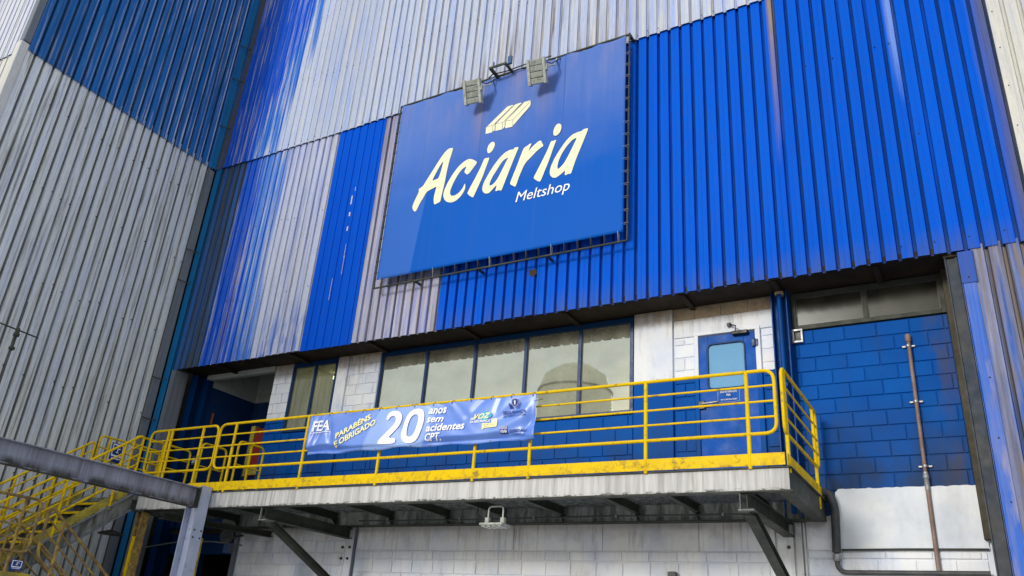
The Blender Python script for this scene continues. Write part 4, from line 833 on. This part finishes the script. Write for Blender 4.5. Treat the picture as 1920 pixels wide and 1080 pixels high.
for i in range(8):
    y = 8.72-i*.26; z = zs1(y)-.02
    b = MB(); b.box(XL+.012, XR-.012, y-.02, y+.24, z-.03, z, .003); tr_ = b.build('tread', M['dark'], st)
    b = MB(); b.box(XL+.014, XR-.014, y-.028, y-.0205, z-.035, z+.002, .002); b.build('nosing', YEL, tr_)
def stair_rail(t, X, y0, y1, zf, posts, mat=YEL, offs=(1.05, .88, .71, .54, .37)):
    L = [(X, y0, zf(y0)+offs[-1]), (X, y0, zf(y0)+offs[0]), (X, y1, zf(y1)+offs[0]), (X, y1, zf(y1)+offs[-1])]
    b = MB(); b.tube(fillet(L, .12, 6, True), .021, 10, True); b.build('loop_rail', mat, t)
    for o_ in offs[1:-1]: b = MB(); b.tube([(X, y0, zf(y0)+o_), (X, y1, zf(y1)+o_)], .0135, 8); b.build('mid_rail', mat, t)
    for y in posts: b = MB(); b.tube([(X, y, zf(y)-.05), (X, y, zf(y)+offs[0])], .0225, 10); b.build('post', mat, t)
t = thing('stair_railing', 'yellow pipe railing on the outer side of the upper stair flight', 'railing', 'yellow pipe railings of deck and stairs'); stair_rail(t, XR, 6.7, 8.86, zs1, (6.9, 7.72, 8.55))
t = thing('stair_railing', 'yellow pipe railing on the wall side of the upper stair flight', 'railing', 'yellow pipe railings of deck and stairs'); stair_rail(t, XL, 6.7, 8.80, zs1, (6.9, 7.6, 8.25, 8.6))
t = thing('guard_railing', 'low yellow railing on the wall side of the stair head landing', 'railing', 'yellow pipe railings of deck and stairs')
rail_panel(t, [(XL-.05, 8.90, 3.95), (XL-.05, 8.90, 4.78), (XL-.05, 10.2, 4.78), (XL-.05, 10.2, 3.95)], [((XL-.05, 8.9, z), (XL-.05, 10.2, z)) for z in (4.57, 4.36, 4.15)], [((XL-.05, y, 3.6), (XL-.05, y, 4.76)) for y in (9.1, 10.0)])
b = MB(); b.box(-14.0, DX0-.01, YF+.02, YD-.1, 3.60, 3.67, .004); b.build('landing_plate', M['dusty'], dk)
# lower landing and lower flight
ZL = 2.08
lo = thing('staircase', 'lower stair flight turning back under the deck from the mid landing', 'staircase')
b = MB(); b.box(-13.9, -11.42, 5.75, 6.83, ZL-.05, ZL, .004); b.build('landing_plate', M['dusty'], lo)
b = MB(); b.box(-13.9, -11.40, 5.70, 5.745, ZL-.25, ZL+.1, .004); b.box(-11.415, -11.40, 5.75, 6.83, ZL-.25, ZL+.1, .003); b.build('landing_edge', M['yellow_dirty'], lo)
def zs2(y): return ZL-(y-6.83)*.72
for X in (-11.52, -12.50):
    b = MB(); b.prism([(0, 0), (0, -.24), (.012, -.24), (.012, 0)], (X, 6.84, ZL-.002), (X, 9.65, zs2(9.65)), (1, 0, 0), (0, 0, 1)); b.build('stringer', M['dark'], lo)
for i in range(9):
    y = 6.95+i*.28; z = zs2(y)-.03; b = MB(); b.box(-12.48, -11.53, y, y+.25, z-.03, z, .003); tr_ = b.build('tread', M['dark'], lo)
    b = MB(); b.box(-12.47, -11.54, y+.2505, y+.256, z-.03, z, .001); b.build('nosing', YEL, tr_)
b = MB()
for (x, y) in ((-13.8, 5.8), (-11.5, 5.8), (-13.8, 6.75), (-11.5, 6.75)): b.prism(IPROF(.10, .10), (x, y, 0), (x, y, ZL-.05), (1, 0, 0), (0, 1, 0))
b.build('landing_leg', M['dark'], lo)
t = thing('stair_railing', 'rust stained yellow railing descending on the near side of the lower flight', 'railing', 'yellow pipe railings of deck and stairs'); stair_rail(t, -11.45, 6.86, 9.6, zs2, (7.12, 8.2, 9.2), M['yellow_rust'])
t = thing('stair_railing', 'rusty yellow railing on the far side of the lower flight', 'railing', 'yellow pipe railings of deck and stairs'); stair_rail(t, -12.55, 7.0, 9.5, zs2, (7.3, 8.3, 9.2), M['yellow_rust'])
t = thing('guard_railing', 'rusty yellow looped railing round the mid landing in the lower left corner', 'railing', 'yellow pipe railings of deck and stairs')
rail_panel(t, [(-11.45, 5.78, ZL+.36), (-11.45, 5.78, ZL+1.06), (-11.45, 6.72, ZL+1.06), (-11.45, 6.72, ZL+.36)], [((-11.45, 5.78, ZL+o_), (-11.45, 6.72, ZL+o_)) for o_ in (.88, .70, .53)], [((-11.45, y, ZL-.1), (-11.45, y, ZL+1.05)) for y in (5.98, 6.50)], mat=M['yellow_rust'])

# column and long beam in front of the deck, left
cl = thing('steel_column', 'pale lavender painted steel H column standing before the deck under the beam end', 'column')
b = MB()
for x in (-10.985, -10.735): b.box(x-.007, x+.007, 8.72, 8.93, 0, 3.73)
b.box(-10.977, -10.743, 8.82, 8.832, 0, 3.70); b.build('shaft', M['column'], cl)
b = MB()
for z in (2.95, 3.06):
    for y in (8.76, 8.89): b.lathe([(.013, 0), (.013, .016)], (-10.728, y, z), (1, 0, 0), 6)
b.build('bolt', M['dark'], cl, 'stuff')
bm_ = thing('steel_beam', 'long streaked steel I beam running from the column top toward the lower left', 'beam')
b = MB(); b.prism(IPROF(.16, .30, .014, .010), (-10.80, 3.4, 3.54), (-10.80, 8.70, 3.54), (1, 0, 0), (0, 0, 1)); b.build('girder', M['beam'], bm_)
b = MB(); b.box(-10.90, -10.70, 8.702, 8.716, 3.38, 3.70); b.build('end_plate', M['dark'], bm_)
far = thing('steel_column', 'steel column carrying the near end of the long beam', 'column')
b = MB(); b.prism(IPROF(.2, .2), (-10.80, 3.5, 0), (-10.80, 3.5, 3.385), (1, 0, 0), (0, 1, 0)); b.build('shaft', M['column'], far)
yp = thing('steel_post', 'rusty yellow steel post under the stair head left of the lavender column', 'post')
b = MB(); b.prism(IPROF(.15, .13, .012, .010), (-12.42, 9.05, 0), (-12.42, 9.05, 3.41), (0, 1, 0), (1, 0, 0)); b.build('shaft', M['yellow_rust'], yp)
b = MB(); b.box(-12.46, -12.38, 8.975, 8.98, 0, 3.0); b.build('yellow_face', M['yellow'], yp)
b = MB(); b.box(-12.5, -12.3, 8.96, 9.14, 3.395, 3.41); b.build('cap_plate', M['dark'], yp)
# yellow lower gate stub beside the column
t = thing('rail_panel', 'thin yellow rail stub low beside the lavender column', 'railing')
b = MB(); b.tube([(-11.75, 9.6, 2.75), (-11.45, 9.55, 2.76)], .018, 8); b.tube([(-11.45, 9.55, 2.0), (-11.45, 9.55, 3.05)], .018, 8); b.tube([(-11.7, 9.6, 2.70), (-11.45, 9.56, 2.98)], .012, 6); b.build('rail', M['yellow_dirty'], t)

# ================================================================ small things
pp = thing('wall_pipe', 'brown steel pipe running up the blue block wall with three clamps', 'pipe')
b = MB(); b.tube([(-.685, YD-.045, 0), (-.675, YD-.045, 3.92)], .026, 12); b.tube([(-.675, YD-.045, 3.90), (-.66, YD-.045, 5.68)], .0235, 12); b.build('pipe', M['pipe'], pp)
b = MB(); b.lathe([(.030, 0), (.030, .13), (.036, .135), (.036, .17), (.030, .175), (.030, .21)], (-.675, YD-.045, 3.78), (0, 0, 1), 12); b.build('coupling', M['galv'], pp)
b = MB(); b.lathe([(.034, 0), (.036, .03), (.036, .08), (.028, .10)], (-.66, YD-.045, 5.67), (0, 0, 1), 12); b.build('cap', M['pipe'], pp)
for z in (5.60, 4.86, 4.05):
    b = MB(); b.lathe([(.030, 0), (.030, .025)], (-.668, YD-.045, z), (0, 0, 1), 12); b.box(-.745, -.70, YD-.03, YD-.004, z, z+.025, .004); b.box(-.635, -.59, YD-.03, YD-.004, z, z+.025, .004); b.build('clamp', M['galv'], pp)
cd = thing('conduit', 'thick dark conduit bending down the white wall beside the deck end', 'conduit')
pts = fillet([(-2.0, YD-.16, 3.72), (-1.80, YD-.12, 3.80), (-1.735, YD-.09, 3.60), (-1.765, YD-.08, 3.05)], .14, 6)
b = MB(); b.tube(pts, .052, 12); b.build('flexible_hose', M['hose'], cd)
b = MB(); b.lathe([(.046, 0), (.050, .02), (.050, .07), (.04, .08)], (-1.766, YD-.08, 3.03), (0, 0, -1), 12); b.build('coupling', M['galv'], cd)
b = MB(); b.tube(fillet([(-1.766, YD-.08, 3.06), (-1.77, YD-.08, 2.82), (3.0, YD-.08, 2.815)][:2]+[(-.16, YD-.08, 2.83)], .20, 8), .030, 12); b.build('pipe', M['hose'], cd)
b = MB(); b.tube(fillet([(-1.71, YD-.02, 3.09), (-1.0, YD-.02, 3.10), (-.14, YD-.02, 3.10)], .02), .012, 6); b.build('cable', M['dark'], cd)
jb = MB(); jb.box(-3.92, -3.80, YD-.09, YD-.015, 2.66, 2.80, .012); j_ = jb.build('junction_box', M['hose'], None); tag(j_, 'small dark junction box on the lower white block wall', 'junction box')

fl = thing('floodlight', 'white floodlight hanging in its bracket beneath the deck', 'floodlight')
fx, fy_, fz = -5.62, 9.22, 3.14
b = MB(); b.tube(fillet([(fx-.11, fy_, fz+.04), (fx-.11, fy_, fz+.24), (fx+.11, fy_+.0, fz+.24), (fx+.11, fy_, fz+.04)], .05), .011, 8); b.build('bracket', M['white'], fl)
b = MB(); b.box(fx-.17, fx+.17, fy_-.12, fy_+.12, fz-.01, fz+.02, .006); b.box(fx-.145, fx-.085, fy_-.03, fy_+.03, fz+.021, fz+.10, .006); b.box(fx+.085, fx+.145, fy_-.03, fy_+.03, fz+.021, fz+.10, .006); b.build('housing', M['lamp_grey'], fl)
for i in range(4): b = MB(); b.box(fx-.15+i*.08, fx-.095+i*.08, fy_-.10, fy_+.10, fz-.025, fz-.0105, .003); b.build('led_module', M['lens'], fl)
b = MB(); b.tube([(fx-.12, fy_, fz+.08), (fx-.22, fy_+.05, fz+.09), (fx-.34, fy_+.1, fz+.17), (fx-.36, fy_+.12, 3.53)], .006, 6); b.build('cable', M['black'], fl)

uc = thing('conduit', 'thin grey conduit clipped along the rear beam under the deck', 'conduit')
b = MB(); b.tube([(-9.2, YD-.24, 3.50), (-7.0, YD-.24, 3.49), (-5.0, YD-.24, 3.505), (-2.6, YD-.24, 3.50)], .013, 8); b.build('tube', M['hose'], uc)
for x in (-8.6, -7.2, -5.9, -4.6, -3.1): b = MB(); b.box(x-.012, x+.012, YD-.26, YD-.16, 3.48, 3.52, .003); b.build('clip', M['galv'], uc)
hn = thing('siren_horn', 'round grey siren horn in the shadow under the deck left of the white wall', 'siren')
b = MB(); b.lathe([(.02, 0), (.03, .08), (.06, .14), (.12, .20), (.125, .215), (.11, .21), (.05, .15), (.02, .14)], (-12.0, 10.62, 3.22), (.5, -.85, 0), 20); b.build('horn', M['hose'], hn)
b = MB(); b.box(-12.0, -11.84, 10.5, 10.62, 2.95, 3.10, .01); b.build('box', M['flash_dark'], hn)
b = MB(); b.tube([(-12.0, 10.62, 3.22), (-12.0, 10.9, 3.30)], .02, 8); b.build('stay', M['dark'], hn)
cbl = MB(); cbl.tube([(-12.9, 9.4, 2.85), (-12.6, 9.5, 2.92), (-12.2, 9.7, 3.02), (-11.6, 9.9, 3.05), (-11.2, 10.2, 3.03)], .012, 6); o = cbl.build('cable', M['hose'], None); tag(o, 'slack dark cable strung beneath the stair head', 'cable')
mm = thing('shade_lamp', 'flat dark lamp shade hanging below the stair stringer', 'lamp')
b = MB(); b.lathe([(.05, .05), (.20, .0), (.21, -.02), (.05, -.01)], (-13.0, 8.95, 3.05), (0, 0, 1), 16); b.build('shade', M['dark'], mm)
b = MB(); b.tube([(-13.0, 8.95, 3.1), (-13.0, 9.0, 3.55)], .012, 6); b.build('stem', M['dark'], mm)

ex = thing('fire_extinguisher', 'small red fire extinguisher standing on the deck behind the kick plate', 'fire extinguisher')
ex_c = (-11.28, 10.6)
b = MB(); b.lathe([(.055, 0), (.062, .01), (.062, .33), (.045, .38), (.02, .40), (.02, .43)], (ex_c[0], ex_c[1], 3.70), (0, 0, 1), 16); b.build('cylinder', M['red'], ex)
b = MB(); b.lathe([(.0635, .0), (.0635, .10)], (ex_c[0], ex_c[1], 3.82), (0, 0, 1), 16); b.build('paper_band', M['print_white'], ex)
b = MB(); b.tube([(ex_c[0]-.02, ex_c[1], 4.12), (ex_c[0]+.10, ex_c[1]-.02, 4.20)], .012, 6); b.tube([(ex_c[0], ex_c[1], 4.12), (ex_c[0]+.11, ex_c[1]-.02, 4.12)], .010, 6); b.build('handle', M['black'], ex)

an = thing('pole_antenna', 'thin dark pole with a crossbar and insulators before the grey wall at far left', 'antenna')
ax_ = (-12.6, 6.22)
b = MB(); b.tube([(ax_[0], ax_[1], 2.1), (ax_[0], ax_[1], 6.12)], [.016, .010], 8); b.build('pole', M['hose'], an)
b = MB(); b.tube([(ax_[0], 5.88, 5.66), (ax_[0], 6.55, 5.64)], .012, 8); b.build('crossbar', M['dark'], an)
b = MB(); b.lathe([(.02, -.30), (.045, -.28), (.045, -.25), (.02, -.24), (.02, -.08), (.045, -.07), (.045, -.03), (.03, .0), (.03, .05), (.01, .07)], (ax_[0], ax_[1], 5.62), (0, 0, 1), 12); b.build('insulator', M['dark'], an)

def notice(name, label, c, u, w, h, cat='notice'):
    t = thing(name, label, cat); c = Vector(c); u = Vector(u).normalized(); v = Vector((0, 0, 1)); n = u.cross(v)
    b = MB(); b.xbox(c, u, n, v, w/2, .003, h/2); b.build('plate', M['print_navy'], t)
    b = MB()
    for (x0, x1, z0, z1) in ((-.42, -.36, -.2, .45), (.36, .42, -.2, .45), (-.36, .36, .39, .45), (-.36, .36, -.2, -.12), (-.10, .10, .0, .06), (-.03, .03, .0, .30), (.0, .20, .20, .26)):
        b.xbox(c+u*(x0+x1)/2*w+v*(z0+z1)/2*h+n*.005, u, n, v, (x1-x0)/2*w, .001, (z1-z0)/2*h)
    for i in range(6): b.xbox(c+u*(-.30+i*.12)*w+v*(-.30)*h+n*.005, u, n, v, .035*w, .001, .045*h)
    b.build('print', M['print_white'], t)
notice('stair_notice', 'dark blue notice with white pictogram hung on the railing at the stair head', (-13.84, 9.22, 4.52), (.0, 1, 0), .26, .34)
notice('stair_notice', 'dark blue notice with white print in the bottom left corner of the stairs', (-11.40, 6.60, 2.27), (0, 1, 0), .16, .13)

# ================================================================ banner
bn = thing('banner', 'blue vinyl banner reading 20 anos sem acidentes tied to the yellow guardrail', 'banner')
BX0, BX1, BZ0, BZ1 = -8.765, -4.912, 4.138, 4.724; YB = YF-.135
def bw(x, z):
    u = (x-BX0)/(BX1-BX0); v = (z-BZ0)/(BZ1-BZ0); d = 0
    # hem tucked back towards the rail below a sagging crease
    cr_ = .13+.07*math.sin(u*9.5+.6)+.03*math.sin(u*23)
    if v < cr_: d += .085*min(1., (cr_-v)/.14)*(1-.35*(v < .06))
    d += -.012*math.sin(math.pi*v)
    for (cu, cv_, sl, wd, am) in ((.03, .6, .25, .012, .016), (.055, .5, .32, .012, .018), (.11, .5, -.20, .014, .016), (.20, .8, 1.8, .05, .012), (.32, .8, 1.0, .03, .008), (.62, .7, -1.3, .035, .018), (.66, .75, -.9, .025, .013), (.70, .8, -.9, .02, .010),
                                  (.78, .86, .9, .02, .008), (.90, .62, 1.5, .04, .018), (.95, .3, 2.2, .05, .014), (.985, .55, .3, .02, .022), (.965, .2, .6, .018, .012), (.46, .4, -.8, .05, .010), (.86, .9, .3, .012, .008)):
        s = (u-cu)-sl*(v-cv_)*.16; e = math.exp(-((v-cv_)/.34)**2); d += am*1.7*math.exp(-(s/wd)**2)*e
    d += .004*math.sin(u*60+v*3)*max(0, v-.75)*4*.5
    return d
nx, nz = 260, 44; vs = []; fs = []
for j in range(nz+1):
    for i in range(nx+1):
        u = i/nx; v = j/nz; x = BX0+(BX1-BX0)*u; z = BZ0+(BZ1-BZ0)*v
        zz = z-(.012*abs(math.sin(u*math.pi*12)) if v > .9 else 0)*(v-.9)*10+(.010*math.sin(u*31) if v < .1 else 0)*(1-v*10)
        vs.append((x, YB+bw(x, z), zz))
for j in range(nz):
    for i in range(nx): a = j*(nx+1)+i; fs.append((a, a+1, a+nx+2, a+nx+1))
b = MB(); b.add(vs, fs, True); cv = b.build('cloth', M['banner'], bn, fix=False)
sol = cv.modifiers.new('thickness', 'SOLIDIFY'); sol.thickness = .002; sol.offset = -1
PW, PN, PY_ = M['print_white'], M['print_navy'], M['print_yellow']
T = lambda body, bl, br, h, mat=PW, bold=.02, sh=0.: flat_text('lettering', body, bl, br, h, YB, mat, bn, bold, sh, bw)
T('FEA', (-8.696, 4.476), (-8.364, 4.480), .150, PW, .022, .15)
flat_poly('underline', [[(-8.716, 4.442), (-8.367, 4.448), (-8.367, 4.458), (-8.716, 4.452)]], YB, PW, bn, bw)
T('PARABÉNS', (-8.192, 4.329), (-7.577, 4.589), .078, PY_, .030, .2); T('E OBRIGADO', (-8.198, 4.203), (-7.473, 4.504), .080, PY_, .030, .2)
TWO = [(-7.297,4.546),(-7.292,4.591),(-7.269,4.639),(-7.212,4.667),(-7.139,4.667),(-7.068,4.644),(-7.024,4.595),(-7.018,4.54),(-7.037,4.482),(-7.086,4.416),(-7.149,4.351),(-7.222,4.282),(-7.087,4.271),(-7.093,4.193),(-7.392,4.201),(-7.403,4.229),(-7.384,4.263),(-7.282,4.35),(-7.197,4.424),(-7.141,4.489),(-7.126,4.548),(-7.144,4.584),(-7.189,4.598),(-7.23,4.586),(-7.253,4.542)]
ZERO = [(-7.005,4.283),(-7.01,4.352),(-6.983,4.448),(-6.941,4.564),(-6.891,4.629),(-6.825,4.664),(-6.743,4.669),(-6.674,4.642),(-6.638,4.58),(-6.629,4.491),(-6.65,4.386),(-6.693,4.282),(-6.736,4.218),(-6.802,4.188),(-6.896,4.189),(-6.972,4.223)]
ZERO_IN = [(-6.915,4.316),(-6.899,4.286),(-6.85,4.273),(-6.796,4.308),(-6.759,4.374),(-6.732,4.469),(-6.731,4.548),(-6.753,4.579),(-6.802,4.588),(-6.857,4.557),(-6.893,4.481),(-6.915,4.394)]
flat_poly('numeral', [smooth_loop(TWO)], YB, PW, bn, bw); flat_poly('numeral', [smooth_loop(ZERO), smooth_loop(ZERO_IN)], YB, PW, bn, bw)
T('anos', (-6.581, 4.578), (-6.289, 4.578), .112, PW, .024, .2); T('sem', (-6.585, 4.454), (-6.326, 4.454), .100, PW, .024, .2)
T('acidentes', (-6.584, 4.329), (-5.961, 4.332), .100, PW, .024, .2); T('CPT.', (-6.588, 4.202), (-6.336, 4.204), .098, PW, .024, .2)
flat_poly('brush_mark', [smooth_loop([(-5.728, 4.510), (-5.652, 4.535), (-5.553, 4.525), (-5.538, 4.466), (-5.612, 4.431), (-5.652, 4.396), (-5.711, 4.436)])], YB+.0012, M['print_teal'], bn, bw)
T('sua', (-5.875, 4.434), (-5.816, 4.436), .050, PW, .02, .4); T('voz', (-5.813, 4.438), (-5.557, 4.449), .105, PY_, .01, .5); T('DA SEGURANÇA', (-5.875, 4.394), (-5.568, 4.396), .030, PW, .03, .1)
flat_poly('speech_mark', [[(-5.687, 4.380), (-5.548, 4.376), (-5.553, 4.431), (-5.464, 4.438), (-5.462, 4.323), (-5.646, 4.318), (-5.687, 4.295)]], YB+.0012, PY_, bn, bw)
flat_poly('heart_mark', [smooth_loop([(-5.508, 4.376), (-5.543, 4.411), (-5.528, 4.428), (-5.508, 4.418), (-5.488, 4.428), (-5.473, 4.411)])], YB, M['print_white'], bn, bw)
T('sua atitude faz', (-5.672, 4.353), (-5.503, 4.353), .014, M['thin_line'], .01); T('a diferença', (-5.672, 4.333), (-5.573, 4.333), .014, M['thin_line'], .01)
sh_ = [(-5.260, 4.664), (-5.216, 4.679), (-5.171, 4.664), (-5.176, 4.609), (-5.216, 4.570), (-5.255, 4.609)]
flat_poly('shield_mark', [smooth_loop([(x, z) for x, z in [(-5.268, 4.672), (-5.216, 4.690), (-5.163, 4.672), (-5.168, 4.604), (-5.216, 4.558), (-5.263, 4.604)]])], YB+.0022, M['print_mauve'], bn, bw)
flat_poly('shield_mark', [smooth_loop(sh_)], YB+.0012, PN, bn, bw)
flat_poly('shield_mark', [smooth_loop([(-5.223, 4.654), (-5.209, 4.654), (-5.206, 4.629), (-5.212, 4.595), (-5.220, 4.595), (-5.226, 4.629)])], YB, PW, bn, bw)
for s in (-1, 1):
    for k in range(3):
        x = -5.216+s*(.045+k*.018); flat_poly('hand_mark', [[(x, 4.600+k*.012), (x+s*.010, 4.600+k*.012), (x-s*.018, 4.545), (x-s*.028, 4.545)]], YB, PN, bn, bw)
T('SEGURANÇA', (-5.384, 4.474), (-5.040, 4.479), .044, PN, .022); T('EM PRIMEIRO LUGAR', (-5.380, 4.438), (-5.042, 4.443), .024, PN, .01)
flat_poly('square_mark', [[(-5.406, 4.236), (-5.305, 4.234), (-5.301, 4.319), (-5.402, 4.319)]], YB+.0022, M['print_mauve'], bn, bw)
flat_poly('square_mark', [[(-5.409, 4.228), (-5.301, 4.226), (-5.302, 4.279), (-5.408, 4.280)]], YB+.0012, PN, bn, bw)
T('GG', (-5.399, 4.238), (-5.312, 4.238), .032, PW, .03); T('GERDAU', (-5.276, 4.233), (-5.032, 4.238), .038, PN, .028); T('O futuro se molda', (-5.226, 4.200), (-5.047, 4.204), .016, PN, .005)
k = 0
for i in range(13):
    for (z, dz) in ((BZ1-.022, .05), (BZ0+.02, -.03)):
        x = BX0+.05+i*(BX1-BX0-.10)/12; y = YB+bw(x, z)
        b = MB(); b.lathe([(.011, 0), (.011, .004), (.005, .004), (.005, 0)], (x, y-.001, z), (0, -1, 0), 10); b.build('eyelet', M['galv'], bn)
        if dz > 0: b = MB(); b.tube([(x, y-.004, z), (x+.008, y-.012, z+.02), (x+.012, y+.02, z+dz), (x+.004, YF+.03, z+.02), (x, y+.006, z)], .0035, 5); b.build('cable_tie', M['black'], bn)
b = MB(); b.tube([(BX1-.02, YB, BZ1-.10), (BX1+.03, YF, BZ1-.04)], .004, 5); b.build('cable_tie', M['black'], bn)

# ================================================================ behind the camera: what the window panes mirror
tk = thing('storage_tank', 'beige round storage tank mirrored in the right window panes', 'tank')
b = MB(); b.lathe([(1.9, 0), (1.9, 14.2), (1.6, 15.0), (.9, 15.5), (.01, 15.7)], (-17.8, -14, 0), (0, 0, 1), 40); b.build('shell', M['tank'], tk)
b = MB(); b.lathe([(1.95, 0), (1.95, .08)], (-17.8, -14, 14.1), (0, 0, 1), 40); b.build('rim', M['dark'], tk)
b = MB(); b.box(-24.5, -20.3, -16, -12.5, 0, 12.9); b.box(-24.3, -20.5, -15.8, -12.7, 12.9, 13.1); sh2 = b.build('shed', M['tank'], None); tag(sh2, 'yellowish block building across the yard mirrored beside the tank', 'building')
b = MB(); b.box(-22.6, -21.6, -12.51, -12.45, 9.5, 11.5); b.build('shutter', M['dark'], sh2)
